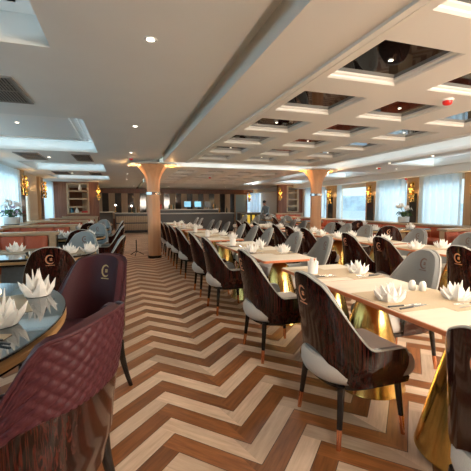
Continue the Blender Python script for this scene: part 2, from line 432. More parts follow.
def curtain(x, a, b, z0, z1, label, amp=.05, axis='y', sgn=1):
    mb = MB(); N = max(24, int((b-a)/.02)); rs = []
    for z, k in ((z0, 1.15), ((z0+z1)/2, 1.0), (z1-.02, .9), (z1, .85)):
        r = []
        for i in range(N+1):
            t = a+(b-a)*i/N
            d = amp*k*(math.sin(t*2*PI/.24+.5*math.sin(t*3.1)) + .25*math.sin(t*31+z))
            r.append((x+d, t, z) if axis == 'y' else (t, x+d, z))
        rs.append(r)
    mb.rings(rs, False, False, closed=False)
    o = obj('sheer_curtain', mb, CURTAIN, None, True, 80)
    return tag(o, label, 'curtain')
cl = ['nearest the viewer','second from the viewer','between two gold wall lamps','beside the bare far window']
for (a, b), t in zip(PW[1:4], ('white sheer curtain on the left wall, nearest the viewer', 'white sheer curtain on the left wall, second from the viewer', 'white sheer curtain behind the left orchid pot')):
    curtain(XL+.10, a-.06, b+.06, .60, 2.36, t)
curtain(XL+.10, 14.78, 16.45, .60, 2.36, 'white sheer curtain at the far end of the left wall beside the walnut panel')
for (a, b), t in zip(SW[1:5], ('white sheer curtain on the right wall, nearest the viewer', 'white sheer curtain on the right wall, second from the viewer', 'wide white sheer curtain at the right edge of the picture', 'white sheer curtain behind the right orchid pot')):
    curtain(XR-.12, a-.03, b+.03, .45, 2.2, t)
curtain(XR-.12, 13.87, 15.75, .45, 2.2, 'white sheer curtain half hidden by the right wooden column')
curtain(YF-.14, 8.2, XR-.1, .85, 2.2, 'white sheer curtain on the far window behind the standing person', axis='x')
# drawn-back side curtain at the bare starboard pane
curtain(XR-.12, 12.6, 13.0, .45, 2.2, 'narrow drawn-back white curtain at the bare right window', amp=.05)
# timber pilasters with dark mirror strips between the windows
def pilaster(n, x, a, b, sgn, dark, zt):
    q0, q1 = sorted((x, x+sgn*.09)); o = struct(f'trim_{n}', MB().box(q0, q1, a, b, 0, zt), OAK)
    if dark:
        q0, q1 = sorted((x+sgn*.09, x+sgn*.105)); obj('dark_mirror_strip', MB().box(q0, q1, dark[0], dark[1], .3, zt-.5), DARKPANEL, o)
pn = 10
PPIL = [(8.25, 8.65, (8.33, 8.57)), (11.4, 12.12, (11.55, 12.05)), (14.12, 14.75, (14.3, 14.66))]
SPIL = [(3.45, 4.15, (3.65, 3.95)), (6.35, 7.1, (6.6, 6.85)), (8.56, 9.1, (8.69, 8.97)), (10.56, 11.12, (10.68, 11.02)), (13.05, 13.82, (13.3, 13.66))]
for a, b, d in PPIL: pn += 1; pilaster(pn, XL, a, b, 1, d, 2.4)
for a, b, d in SPIL: pn += 1; pilaster(pn, XR, a, b, -1, d, 2.2)
# window ledges
struct('trim_30', MB().box(XL, XL+.54, YB, 15.4, .82, .86), CAPWOOD)
struct('trim_31', MB().box(XL, XL+.38, YB, 15.4, 0, .82), SANDPANEL)
struct('trim_32', MB().box(XR-.62, XR, YB, 15.9, .72, .765), CAPWOOD)
struct('trim_33', MB().box(XR-.56, XR, YB, 15.9, 0, .72), SANDPANEL)

# far wall: red-brown head band over alternating sand panels and dark mirrors
struct('trim_34', MB().box(XL, 8.05, YF-.10, YF, 2.12, 2.40), WALNUT)
x = -2.2; k = 0
pan = 35
while x < 6.6:
    struct(f'trim_{pan}', MB().box(x, x+.36, YF-.08, YF, .6, 2.12), SANDPANEL); pan += 1
    struct(f'trim_{pan}', MB().box(x+.36, x+.72, YF-.05, YF, .6, 2.12), DARKPANEL); pan += 1
    x += .72
dr = struct('door_1', MB().box(7.17, 7.93, YF-.07, YF-.03, 0, 2.08), FROST)
obj('door_frame', MB().box(7.10, 7.17, YF-.12, YF, 0, 2.12).box(7.93, 8.0, YF-.12, YF, 0, 2.12).box(7.10, 8.0, YF-.10, YF, 2.08, 2.14), OAK, dr)

# partition walls with open display niches
def partition(n, x0, x1, y, nx0, nx1, zt):
    o = struct(f'wall_partition_{n}', MB().box(x0, nx0, y, y+.22, 0, zt).box(nx1, x1, y, y+.22, 0, zt).box(nx0, nx1, y, y+.22, 0, 1.0).box(nx0, nx1, y, y+.22, zt-.03, zt), WALNUT)
    f = MB(); zs = [1.0+.02, 1.0+.30, 1.0+.66, 1.0+1.0, zt-.08]
    for z in zs: f.box(nx0, nx1, y-.03, y+.25, z-.03, z+.03)
    for xx in (nx0, nx1): f.box(xx-.04, xx+.04, y-.03, y+.25, 1.0, zt-.05)
    obj('shelf_frame', f, CAPWOOD, o)
    return zs
partition('left', XL, -.98, 16.6, -2.24, -1.42, 2.40)
partition('right', 7.62, XR, 16.2, 8.12, 8.72, 2.40)

# ---------------------------------------------------------------- chairs
def smooth(a, b, x):
    t = max(0, min(1, (x-a)/(b-a))); return t*t*(3-2*t)
class Shell:
    """U-shaped wrap: s in [-1,1] runs from one arm front round the back to the other arm front (chair faces +x)"""
    def __init__(s, w=.27, back=-.25, front=.17, xr=-.02, top=.93, arm=.545, bot=.335, lean=.075, s0=.35, s1=.65, dome=.055, taper=.05, xs=None):
        s.xs = xs
        s.w, s.top, s.arm, s.bot, s.lean, s.s0, s.s1, s.dome, s.taper = w, top, arm, bot, lean, s0, s1, dome, taper
        pts = []
        N = 60
        for i in range(11): pts.append((front + (xr-front)*i/10, w))
        for i in range(1, N): 
            t = PI/2 + PI*i/N
            e = 2/2.35
            c, q = math.cos(t), math.sin(t)
            pts.append((xr + (xr-back)*math.copysign(abs(c)**e, c), w*math.copysign(abs(q)**e, q)))
        for i in range(11): pts.append((xr + (front-xr)*i/10, -w))
        s.P = [Vector((p[0], p[1], 0)) for p in pts]
        L = [0]
        for a, b in zip(s.P, s.P[1:]): L.append(L[-1]+(b-a).length)
        s.L = L; s.len = L[-1]
    def plan(s, u):
        d = (u+1)/2*s.len; i = 0
        while i < len(s.L)-2 and s.L[i+1] < d: i += 1
        k = (d-s.L[i])/max(1e-9, s.L[i+1]-s.L[i]); p = s.P[i].lerp(s.P[i+1], k)
        a = s.P[max(0, i-1)]; b = s.P[min(len(s.P)-1, i+2)]; t = (b-a).normalized()
        return p, Vector((t.y, -t.x, 0))             # outward normal
    def ztop(s, u):
        a = abs(u)
        z = s.top - s.dome*smooth(.06, s.s0, a)
        if s.xs: z = z - (z-s.arm)*smooth(s.xs[0], s.xs[1], s.plan(u)[0].x)
        else: z = z - (z-s.arm)*smooth(s.s0*.72, s.s1, a)**.9
        if a > .94: z -= .05*smooth(.94, 1.0, a)**2
        return z
    def zbot(s, u, arch=0, aw=.44):
        a = abs(u); return s.bot + arch*math.cos(min(1, a/aw)*PI/2)**1.0 if a < aw else s.bot
    def pt(s, u, z, off):
        p, n = s.plan(u)
        h = smooth(.42, .95, z)
        back = max(0, -p.x+.02)/.27
        q = p + n*off
        q.x -= s.lean*h*min(1, back)
        q.y *= 1 - s.taper*h*min(1, back)*2
        # waist the shell in towards its foot
        k = 1 - .10*smooth(.46, .34, z)
        return Vector((q.x*k, q.y*k, z))
def sh_wall(S_, o0, o1, arch, top_in=0, zb=None, ns=56, nv=10, ubound=1.0, quilt=None, ztrim=0, aw=.44):
    """closed wall between offsets o0 (outer) and o1 (inner)"""
    mb = MB(); rs = []
    for i in range(ns+1):
        u = ubound*(-1+2*i/ns); zt = S_.ztop(u)+ztrim; z0 = S_.zbot(u, arch, aw) if zb is None else zb(u)
        if z0 > zt-.01: z0 = zt-.01
        ring = []
        for j in range(nv+1):
            z = z0+(zt-z0)*j/nv
            o = o0 + (quilt(u, z) if quilt and 0 < j < nv and 0 < i < ns else 0)
            ring.append(S_.pt(u, z, o))
        if top_in: ring.append(S_.pt(u, zt+top_in, (o0+o1)/2))
        for j in range(nv+1):
            z = zt-(zt-z0)*j/nv; ring.append(S_.pt(u, z, o1))
        rs.append(ring)
    return mb.rings(rs)
def seat_mb(S_, front=.285, zs=((.338,.90),(.352,.955),(.385,1),(.43,1.0),(.468,.95),(.478,.80),(.482,.4)), inset=-.038, bulge=.072):
    ring = []
    for i in range(41):
        u = -1+2*i/40; p, n = S_.plan(u)
        o = inset + bulge*math.cos(min(1, abs(u)/.56)*PI/2) if abs(u) < .56 else inset
        q = p+n*o; ring.append((q.x, q.y))
    wv = S_.w+inset
    for i in range(1, 10):
        t = i/10; a = -PI/2+PI*t
        y = wv*math.copysign(abs(math.sin(a))**.45, math.sin(a)); x = .245 + (front-.245)*abs(math.cos(a))**.45
        ring.append((x, -y))
    ring = ring[::1]
    # ring runs +w -> back -> -w ; the front edge must continue from -w to +w
    ring = ring[:41] + [(x, -y) for x, y in ring[41:]]
    return MB().rings([[(x*k, y*k, z) for x, y in ring] for z, k in zs])
def leg_mb(x, y, zt, r0=.021, r1=.012, sx=.03, sy=.02, zb=0.0, curve=0):
    pts = []; R = []
    for i in range(7):
        t = i/6; z = zt+(zb-zt)*t
        k = t if not curve else t**curve
        pts.append((x+sx*k, y+sy*k, z)); R.append(r0+(r1-r0)*(zt-z)/zt)
    return pts, R
def on_shell(S_, u0, z0, off, pts, depth):
    """turn flat (a,b) outlines in metres into a thin raised plate that follows the shell; faces given as polygons"""
    mb = MB()
    for poly in pts:
        f = [S_.pt(u0 + a*2/S_.len, z0+b, off) for a, b in poly]; g = [S_.pt(u0 + a*2/S_.len, z0+b, off+depth) for a, b in poly]
        mb.rings([f, g])
    return mb
def emblem(flip=1, k=1.0):
    """crescent ring, a small four-petal mark inside and a line of tiny letters below; list of quads/polygons"""
    out = []
    n = 26; R = .042*k; r = .034*k
    for i in range(n):
        a0 = math.radians(38) + math.radians(284)*i/n; a1 = math.radians(38)+math.radians(284)*(i+1)/n
        def th(a): return .013*k*max(0, math.sin((a-math.radians(38))/math.radians(284)*PI))**.7+.0012*k
        q = []
        for a, rr in ((a0, R), (a1, R), (a1, R-th(a1)), (a0, R-th(a0))): q.append((flip*rr*math.cos(a), rr*math.sin(a)*1.08))
        out.append(q)
    for i in range(4):
        a = PI/4+PI/2*i; cx, cy = .010*k+.009*k*math.cos(a), .009*k*math.sin(a)
        out.append([(flip*(cx+.0062*k*math.cos(b)), cy+.0062*k*math.sin(b)) for b in [2*PI*j/6 for j in range(6)]])
    # small raised word under the crescent: nine letter strokes, too small to read
    x = -.040*k
    for i in range(9):
        wl_ = .006*k; out.append([(flip*x, -.060*k), (flip*(x+wl_), -.060*k), (flip*(x+wl_), -.0525*k), (flip*x, -.0525*k)]); x += .0092*k
    return out
def oriented(mb):
    return mb

SEATFAB = pm('pale_seat_upholstery', (.62, .59, .53), .75, noise=(220, .08, U3), bump=.25)
RIMFAB = pm('pale_grey_piping', (.40, .38, .34), .6)
SH = Shell()
LEGS = [(-.185, .185, -.03, .03), (-.185, -.185, -.03, -.03), (.185, .185, .03, .03), (.185, -.185, .03, -.03)]
def build_chair(kind, label, seatmat):
    t = thing('ebony_dining_chair', label, 'chair')
    o = obj('shell', sh_wall(SH, .012, 0, .17), EBONY, t, True, 50)
    obj('inner_upholstery', sh_wall(SH, .0, -.035, .0, top_in=.008, zb=lambda u: .43, ztrim=-.004), seatmat, t, True, 60)
    obj('shell_rim', rim_mb(SH), RIMFAB, o, True)
    obj('seat', seat_mb(SH), SEATFAB if seatmat is GREYFAB else BLUEFAB, t, True, 50)
    obj('seat_rail', seat_mb(SH, .265, ((.300,.90),(.306,.95),(.335,.97),(.342,.95)), -.045, .03), BLACKWOOD, t, True, 40)
    for x, y, sx, sy in LEGS:
        pts, R = leg_mb(x, y, .33, sx=sx, sy=sy)
        lg = obj('leg', MB().tube(pts[:5], R[:5], 10), BLACKWOOD, t, True, 50)
        obj('copper_tip', MB().tube(pts[4:], [r*1.03 for r in R[4:]], 10), COPPER, lg, True, 50)
    obj('back_emblem', on_shell(SH, 0, .815, .0125, emblem(1), .0022), COPPERINLAY, t)['label'] = 'copper crescent emblem on the outside of the back'
    obj('front_emblem', on_shell(SH, 0, .815, -.0345, emblem(-1), -.0022), DARKINLAY, t)['label'] = 'brown stitched crescent emblem on the inside of the back'
    return t
def rim_mb(S_):
    mb = MB(); pts = []
    for i in range(61):
        u = -1+2*i/60; z = S_.ztop(u); pts.append(S_.pt(u, z, .007))
    return mb.tube(pts, .0065, 6)
PROTO = {}
G_CH = 'ebony shell dining chairs'
def chair(x, y, rz, label, grp, blue=False):
    k = 'blue' if blue else 'grey'
    if k not in PROTO:
        c = build_chair(k, label, BLUEFAB if blue else GREYFAB); PROTO[k] = c
        c.location = (x, y, 0); c.rotation_euler = (0, 0, rz); c['group'] = grp; return c
    return dup(PROTO[k], (x, y, 0), rz, label, grp)

# first long row, aisle side (chairs face the table, +x); back tops stand at x about .95
AISLE = [(1.325, .70, -.03), (1.275, 1.70, .0), (1.28, 2.78, .02), (1.25, 4.12, .03), (1.25, 5.02, .0), (1.25, 6.35, .04), (1.25, 7.35, 0), (1.25, 8.25, .02), (1.25, 9.3, 0), (1.25, 10.2, 0)]
for i, (x, y, r) in enumerate(AISLE):
    w_ = 'dark ebony chair cut off by the lower right corner of the picture' if i == 0 else f'dark ebony chair on the aisle side of the near row, {ORD[i]} from the viewer'
    chair(x, y, r, w_, 'aisle chairs of the near long row')
FAR1 = [2.25, 3.75, 4.5, 5.5, 6.2, 6.9, 8.0, 8.75, 9.5, 10.9, 11.6]
for i, y in enumerate(FAR1):
    chair(2.13, y, PI+random.uniform(-.05, .05), f'grey upholstered chair on the far side of the near row, {ORD[i]} from the viewer', 'grey chairs on the far side of the near long row')
MIDB = [2.36, 3.41, 4.06, 5.28, 5.88, 6.48, 7.6, 8.25, 8.9]
for i, y in enumerate(MIDB):
    chair(3.27, y, random.uniform(-.06, .06), f'black backed chair on the aisle side of the middle row, {ORD[i]} from the viewer', 'black backed chairs of the middle row')
MIDG = [3.55, 4.36, 5.6, 6.25, 6.85, 8.1, 8.7, 9.35]
for i, y in enumerate(MIDG):
    chair(4.27, y, PI+random.uniform(-.12, .12), f'grey chair on the window side of the middle row, {ORD[i]} from the viewer', 'grey chairs of the middle row')
# starboard booth tables: chairs on the aisle side
for i, (x, y, r) in enumerate([(4.95, 5.50, .9), (5.0, 6.85, .0), (5.85, 7.86, 1.5), (5.55, 11.6, 0)]):
    chair(x, y, r, f'black backed chair at the right window booth tables, {ORD[i]} from the viewer', 'chairs at the right window booths')
for i, (x, y, r) in enumerate([(4.9, 12.9, 3.4), (5.2, 15.2, 3.3), (5.3, 13.95, 3.2), (6.15, 14.85, -1.9), (6.75, 14.82, -1.6), (6.4, 12.5, -1.6)]):
    chair(x, y, r, f'grey chair before the right display partition, {ORD[i]} of six from the aisle', 'grey chairs before the right partition')
# port side: chairs round the oval tables
GO = 'chairs of the oval tables'
chair(-.67, 3.88, PI/2+.05, 'black backed chair with gold emblem before the second oval table, left of the burgundy chairs', GO, True)
chair(-.64, 5.40, -PI/2-.30, 'blue grey chair facing the viewer beyond the second oval table', GO, True)
chair(-.30, 4.78, PI-.12, 'chair seen in profile with pale rim at the tip of the second oval table', GO, True)
chair(-.70, 6.52, PI/2+.1, 'black backed chair before the third oval table', GO, True)
chair(-.60, 8.0, -PI/2-.25, 'blue grey chair facing the viewer beyond the third oval table', GO, True)
chair(-.30, 7.2, PI-.1, 'dark chair in profile at the tip of the third oval table', GO, True)
chair(-.75, 9.08, PI/2, 'black backed chair before the fourth oval table', GO, True)
chair(-.60, 10.62, -PI/2-.25, 'blue grey chair facing the viewer beyond the fourth oval table', GO, True)
chair(-.30, 9.8, PI-.1, 'dark chair in profile at the tip of the fourth oval table', GO, True)

# burgundy armchairs with quilted outside
SP = Shell(w=.30, back=-.28, front=.27, xr=.0, top=.94, arm=.51, bot=.36, lean=.07, s0=.46, s1=.63, dome=.04, taper=.05)
def quilt(u, z):
    a = u*SP.len/2; c = .05
    def g(t):
        d = abs(t-math.floor(t)-.5)*2               # 0 at a seam, 1 midway
        d = 1-d
        return 1-math.exp(-d/.16)
    return -.006+.009*g((a+z*1.15)/c)*g((a-z*1.15)/c)
def burgundy(label, x, y, rz):
    t = thing('burgundy_armchair', label, 'chair', (x, y, 0), rz, 'burgundy armchairs at the nearest oval table')
    zq = lambda u: .68-.10*smooth(.3, .6, abs(u))
    lo = lambda u: .33
    # lower ebony tub
    mb = MB(); rs = []
    for i in range(57):
        u = -1+2*i/56; r = []
        zt = min(zq(u)+.004, SP.ztop(u)-.005)
        for j in range(7): r.append(SP.pt(u, .33+(zt-.33)*j/6, .014))
        for j in range(7): r.append(SP.pt(u, zt-(zt-.33)*j/6, .0))
        rs.append(r)
    obj('ebony_tub', mb.rings(rs), EBONY, t, True, 50)
    obj('quilted_back', sh_wall(SP, .014, -.002, 0, zb=zq, ns=220, nv=60, quilt=quilt), PURPLE, t, True, 70)
    obj('inner_upholstery', sh_wall(SP, -.004, -.045, 0, top_in=.010, zb=lambda u: .42), PURPLE, t, True, 60)
    pip = MB().tube([SP.pt(-1+2*i/80, SP.ztop(-1+2*i/80)+.004, .013) for i in range(81)], .006, 6)
    obj('piping', pip, PURPLE, t, True)
    obj('seat', seat_mb(SP, .33, ((.37,.94),(.385,1),(.45,1.0),(.475,.96),(.487,.82),(.492,.4)), -.05, 0), PURPLE, t, True, 50)
    obj('seat_rail', seat_mb(SP, .30, ((.32,.90),(.33,.95),(.366,.97),(.372,.95)), -.02, 0), BLACKWOOD, t, True, 40)
    for px_, py_, sx, sy in ((-.20, .20, -.06, .035), (-.20, -.20, -.06, -.035), (.22, .22, .03, .02), (.22, -.22, .03, -.02)):
        pts, R = leg_mb(px_, py_, .35, .026, .014, sx, sy, curve=1.6 if px_ < 0 else 1)
        obj('leg', MB().tube(pts, R, 10), BLACKWOOD, t, True, 50)
    obj('front_emblem', on_shell(SP, 0, .825, -.0445, emblem(-1), -.0022), GOLDINLAY, t)['label'] = 'gold stitched crescent emblem on the inside of the back'
    return t
burgundy('burgundy armchair in the foreground showing its quilted side and ebony tub', -.37, 1.38, PI-.44)
burgundy('burgundy armchair turned to the viewer, gold emblem inside its back', -.325, 2.50, PI+.86)

# ---------------------------------------------------------------- tables
def napkin_mb(seed, h=.125, w=.085):
    """lotus fold: upright pointed petals in three rows round a broad base"""
    rnd = random.Random(seed); mb = MB()
    for row, (n, hh, r0, r1, bw) in enumerate(((6, .60, .78, 1.30, .50), (5, .86, .52, .84, .50), (3, 1.0, .22, .30, .46))):
        for i in range(n):
            a = 2*PI*(i+.5*row)/n + rnd.uniform(-.16, .16); ca, sa = math.cos(a), math.sin(a)
            H = h*hh*rnd.uniform(.84, 1.06); k = rnd.uniform(.9, 1.12)
            base, mid, tip = w*r0, w*(r0+(r1-r0)*.45), w*r1*k; bb = w*bw
            def P(r, s, z): return (ca*r-sa*s, sa*r+ca*s, z)
            out = [P(base*.92, -bb, 0), P(base*1.12, 0, 0), P(base*.92, bb, 0), P(mid*.96, bb*.70, H*.48), P(tip, 0, H), P(mid*.96, -bb*.70, H*.48), P(mid*1.20, 0, H*.46)]
            inn = [P(max(.004, q), s_, z) for q, s_, z in ((base*.92-.012, -bb*.9, .0), (base*1.12-.012, 0, .0), (base*.92-.012, bb*.9, .0), (mid*.96-.010, bb*.62, H*.47), (tip-.003, 0, H*.992), (mid*.96-.010, -bb*.62, H*.47), (mid*1.2-.012, 0, H*.45))]
            b = len(mb.v); mb.v += out+inn
            F = [(0,1,6,5), (1,2,3,6), (5,6,4), (6,3,4)]
            mb.f += [tuple(b+q for q in f) for f in F] + [tuple(b+7+q for q in reversed(f)) for f in F]
            R_ = [0,1,2,3,4,5]
            for q in range(6): p0, p1 = R_[q], R_[(q+1) % 6]; mb.f.append((b+p1, b+p0, b+7+p0, b+7+p1))
    mb.lathe([(w*.80, 0), (w*.85, .012), (w*.6, .04)], 14)
    return mb
NAPS = [mesh('napkin', napkin_mb(k), NAPKIN) for k in range(4)]
def crown_mb():
    """tall folded crown: a rolled cylinder with points"""
    mb = MB()
    for row, (r, h, n, ph) in enumerate(((.045, .12, 5, 0), (.028, .15, 3, .6))):
        out, inn = [], []
        N = 40; r0, r1, r2, r3 = [], [], [], []
        for i in range(N):
            a = 2*PI*i/N; z = h*(.62+.38*abs(math.sin((a+ph)*n/2)))
            r0.append((r*math.cos(a), r*math.sin(a), 0)); r1.append((r*1.12*math.cos(a), r*1.12*math.sin(a), z)); r2.append((r*.98*math.cos(a), r*.98*math.sin(a), z)); r3.append((r*.85*math.cos(a), r*.85*math.sin(a), 0))
        mb.rings([r0, r1, r2, r3])
    return mb
NAPS.append(mesh('napkin', crown_mb(), NAPKIN))
def napkin(x, y, z, label, grp, k=0, rz=0, s=1.0, sz=1.0):
    o = bpy.data.objects.new('napkin', NAPS[k]); COL.objects.link(o); o.location = (x, y, z+.0005); o.rotation_euler = (0, 0, rz); o.scale = (s, s, s*sz)
    return tag(o, label, 'napkin', grp)
MATME = mesh('placemat', MB().rbox(-.145, .145, -.21, .21, 0, .0025, .008, 3, .001), MAT_)
MATME2 = mesh('placemat', MB().rbox(-.15, .15, -.22, .22, 0, .0025, .008, 3, .001), MATDARK)
def placemat(x, y, z, label, grp, rz=0, dark=False):
    o = bpy.data.objects.new('placemat', MATME2 if dark else MATME); COL.objects.link(o); o.location = (x, y, z+.0004); o.rotation_euler = (0, 0, rz)
    return tag(o, label, 'placemat', grp)
def fork_mb():
    mb = MB(); mb.rbox(-.004, .004, .0, .055, .003, .006, .002, 2)
    for k in range(4): mb.rbox(-.0095+.0053*k, -.0065+.0053*k, .055+.012, .115, .003, .0055, .001, 1)
    mb.rbox(-.010, .010, .050, .070, .003, .006, .004, 3); return mb
def knife_mb(): return MB().rbox(-.008, .008, 0, .11, .002, .0045, .006, 3, .001)
HANDLE = MB().rbox(-.006, .006, -.10, .002, .0015, .0085, .004, 3)
FORKP = KNIFEP = None
def cutlery(kind, x, y, z, rz, label, grp):
    global FORKP, KNIFEP
    p = FORKP if kind == 'fork' else KNIFEP
    if p: return dup(p, (x, y, z), rz, label, grp)
    t = thing(kind, label, kind, (x, y, z), rz, grp)
    obj('fork_head' if kind == 'fork' else 'blade', fork_mb() if kind == 'fork' else knife_mb(), STEEL, t)
    h = MB(); h.v = list(HANDLE.v); h.f = list(HANDLE.f); obj('handle', h, BLACKPL, t)
    if kind == 'fork': FORKP = t
    else: KNIFEP = t
    return t
SHK = mesh('shaker', MB().lathe([(.017, 0), (.0215, .005), (.0225, .03), (.0195, .052), (.012, .063), (.003, .066)], 18), PORC, True)
def shaker(x, y, z, label, grp):
    o = bpy.data.objects.new('shaker', SHK); COL.objects.link(o); o.location = (x, y, z+.0005); return tag(o, label, 'shaker', grp)

ZT = .75
def pedestal_mb(): return MB().lathe([(.0, 0), (.245, 0), (.250, .006), (.246, .016), (.148, .44), (.094, .628), (.086, .640), (.054, .668), (.034, .695), (.034, ZT-.026)], 48, cap0=False)
PEDME = mesh('pedestal', pedestal_mb(), GOLD, True)
try: PEDME.set_sharp_from_angle(angle=math.radians(30))
except Exception: pass
def long_table(x0, x1, y0, y1, peds, label, grp):
    cx, cy = (x0+x1)/2, (y0+y1)/2
    t = thing('dining_table', label, 'table', (cx, cy, 0), 0, grp)
    a, b = (x1-x0)/2, (y1-y0)/2
    obj('tabletop', MB().rbox(-a+.006, a-.006, -b+.006, b-.006, ZT-.012, ZT, .03, 5, .002), TABLETOP, t)
    obj('edge_band', MB().rbox(-a, a, -b, b, ZT-.027, ZT-.0025, .034, 5, .004), TABLEEDGE, t)
    for y in peds:
        o = bpy.data.objects.new('pedestal', PEDME); COL.objects.link(o); o.parent = t; o.location = (.05, y-cy, 0)
    return t
NR = [1.34, 1.95]
G1 = 'near long row tables'
long_table(*NR, .35, 2.155, [1.26, 2.03], 'pale long table nearest the viewer, cut by the right picture edge', G1)
long_table(*NR, 2.16, 2.80, [2.55], 'short pale table butted to the end of the nearest long table', G1)
long_table(*NR, 3.18, 5.10, [3.55, 4.62], 'pale long table second from the viewer in the near row', G1)
long_table(*NR, 5.48, 7.90, [5.82, 6.85], 'pale long table third from the viewer in the near row', G1)
long_table(*NR, 8.30, 10.7, [8.8, 9.75], 'pale long table fourth from the viewer in the near row', G1)
long_table(1.34, 1.95, 11.1, 12.2, [11.6], 'pale table at the far end of the near row before the bar', G1)
MR = [3.46, 4.08]
G2 = 'middle row tables'
long_table(*MR, 2.0, 3.28, [3.1], 'pale topped table of the middle row nearest the viewer, reflecting the window', G2)
long_table(*MR, 3.30, 3.95, [3.72], 'pale topped table second from the viewer in the middle row', G2)
long_table(*MR, 4.05, 6.0, [4.45, 5.5], 'pale topped long table third from the viewer in the middle row', G2)
long_table(*MR, 6.2, 7.3, [6.8], 'pale topped table fourth from the viewer in the middle row', G2)
long_table(*MR, 7.9, 9.9, [8.4, 9.4], 'pale topped long table at the far end of the middle row', G2)

# settings on the near row
def setting(x, y, side, what, k, grp, rz=0, cut=True, nap=True, nx=0, ny=0):
    """side -1: aisle side, +1: far side"""
    if cut:
        placemat(x, y, ZT, f'tan placemat {what}', grp+' placemats')
        cutlery('knife', x+side*.02, y-.16, ZT+.0025, rz+PI/2*side+.12, f'table knife with black handle {what}', grp+' knives')
        cutlery('fork', x+side*.05, y-.125, ZT+.0025, rz+PI/2*side-.05, f'fork with black handle {what}', grp+' forks')
    if nap: napkin(x+nx, y+ny, ZT+(.003 if cut else 0), f'white lotus folded napkin {what}', grp+' napkins', k, random.uniform(0, 6), .86)
LS = [(1.50, .62, 0), (1.50, 1.60, 0), (1.50, 2.46, 4), (1.50, 3.9, 0), (1.50, 4.62, 4), (1.50, 6.15, 4), (1.50, 7.25, 4), (1.50, 8.7, 4), (1.50, 9.5, 4), (1.50, 10.3, 4)]
W = ['at the lower right picture edge', 'before the nearest full aisle chair', 'at the end of the nearest table, aisle side', 'on the aisle side of the second long table, nearer place', 'on the aisle side of the second long table, farther place',
     'on the aisle side of the third long table, nearer place', 'on the aisle side of the third long table, farther place', 'on the aisle side of the fourth long table, nearest place', 'on the aisle side of the fourth long table, middle place', 'on the aisle side of the fourth long table, farthest place']
for (x, y, k), wt in zip(LS, W): setting(x, y, -1, wt, k, 'near row aisle side', ny=.0, nx=-.03)
RS = [(1.79, 1.52, 1), (1.79, 2.36, 2), (1.79, 3.75, 3), (1.79, 4.5, 1), (1.79, 5.75, 2), (1.79, 6.35, 1), (1.79, 7.0, 0), (1.79, 8.5, 2), (1.79, 9.1, 1), (1.79, 9.8, 2), (1.79, 11.3, 3)]
W = ['at the right picture edge', 'before the nearest grey chair', 'on the far side of the second long table, nearer place', 'on the far side of the second long table, farther place', 'on the far side of the third long table, nearest place',
     'on the far side of the third long table, middle place', 'on the far side of the third long table, farthest place', 'on the far side of the fourth long table, nearest place', 'on the far side of the fourth long table, middle place', 'on the far side of the fourth long table, farthest place', 'on the last table of the near row']
for (x, y, k), wt in zip(RS, W): setting(x, y, 1, wt, k, 'near row far side', nx=.07 if y < 1.6 else .04, ny=-.03 if y < 1.6 else 0)
for (x, y), wt in zip(((1.795, 1.76), (1.83, 1.71)), ('left one of the white shaker pair on the nearest long table', 'right one of the white shaker pair on the nearest long table')): shaker(x, y, ZT, wt, 'shakers of the nearest table')
for y, wt in ((4.1, 'second'), (6.7, 'third'), (9.2, 'fourth')):
    shaker(1.63, y, ZT, f'left white shaker on the {wt} long table of the near row', 'shakers of the near row'); shaker(1.69, y-.02, ZT, f'right white shaker on the {wt} long table of the near row', 'shakers of the near row')
# settings on the middle row
for i, y in enumerate((2.55, 3.5, 4.28, 5.2, 5.75, 6.75, 8.4, 9.2)):
    placemat(3.62, y, ZT, f'tan placemat on the aisle side of the middle row, {ORD[i]} from the viewer', 'middle row placemats aisle side')
    napkin(3.60, y, ZT+.003, f'white napkin on the aisle side of the middle row, {ORD[i]} from the viewer', 'middle row napkins aisle side', i % 4, i*1.3, .95)
for i, y in enumerate((2.6, 3.42, 4.45, 5.3, 6.6, 8.3, 9.0)):
    placemat(3.94, y, ZT, f'tan placemat on the window side of the middle row, {ORD[i]} from the viewer', 'middle row placemats window side')
    napkin(3.96, y, ZT+.003, f'white napkin on the window side of the middle row, {ORD[i]} from the viewer', 'middle row napkins window side', (i+1) % 4, i*1.7, .95)

# oval tables of the port side: smoked glass over a timber ring on a grey plinth
def oval(cx, cy, a, b, label, e=2.0):
    t = thing('oval_table', label, 'table', (cx, cy, 0), 0, 'oval glass tables of the left side')
    def ring(k, z, n=72, ax=0):
        out = []
        for i in range(n):
            q = 2*PI*i/n; c, s_ = math.cos(q), math.sin(q)
            out.append(((a-k)*math.copysign(abs(c)**(2/e), c), (b-k)*math.copysign(abs(s_)**(2/e), s_), z))
        return out
    obj('glass_top', MB().rings([ring(.006, ZT-.012), ring(0, ZT-.009), ring(0, ZT-.003), ring(.004, ZT)]), GLASSTOP, t, True, 30)
    obj('dark_spacer', MB().rings([ring(.03, ZT-.030), ring(.03, ZT-.012)]), EBONYEDGE, t)
    obj('timber_ring', MB().rings([ring(.012, ZT-.062), ring(.0, ZT-.058), ring(.0, ZT-.034), ring(.01, ZT-.030)]), OAKEDGE, t, True, 30)
    obj('under_frame', MB().rings([ring(.03, ZT-.085), ring(.02, ZT-.062)]), EBONYEDGE, t)
    p = MB(); p.rings([[(x*s_, y*s_, z) for x, y in ((-.22,-.16),(.22,-.16),(.22,.16),(-.22,.16))] for z, s_ in ((.0, 1.0), (.03, 1.0), (ZT-.085, .82))])
    obj('plinth', p, STONEPL, t)
    return t
oval(-.98, 1.97, .67, .93, 'oval smoked glass table in the left foreground with timber ring edge')
oval(-1.15, 4.68, .82, .52, 'second oval glass table, before the nearest rust booth', 2.6)
oval(-1.15, 7.25, .82, .5, 'third oval glass table, before the second rust booth', 2.6)
oval(-1.15, 9.85, .82, .5, 'fourth oval glass table, before the third rust booth', 2.6)
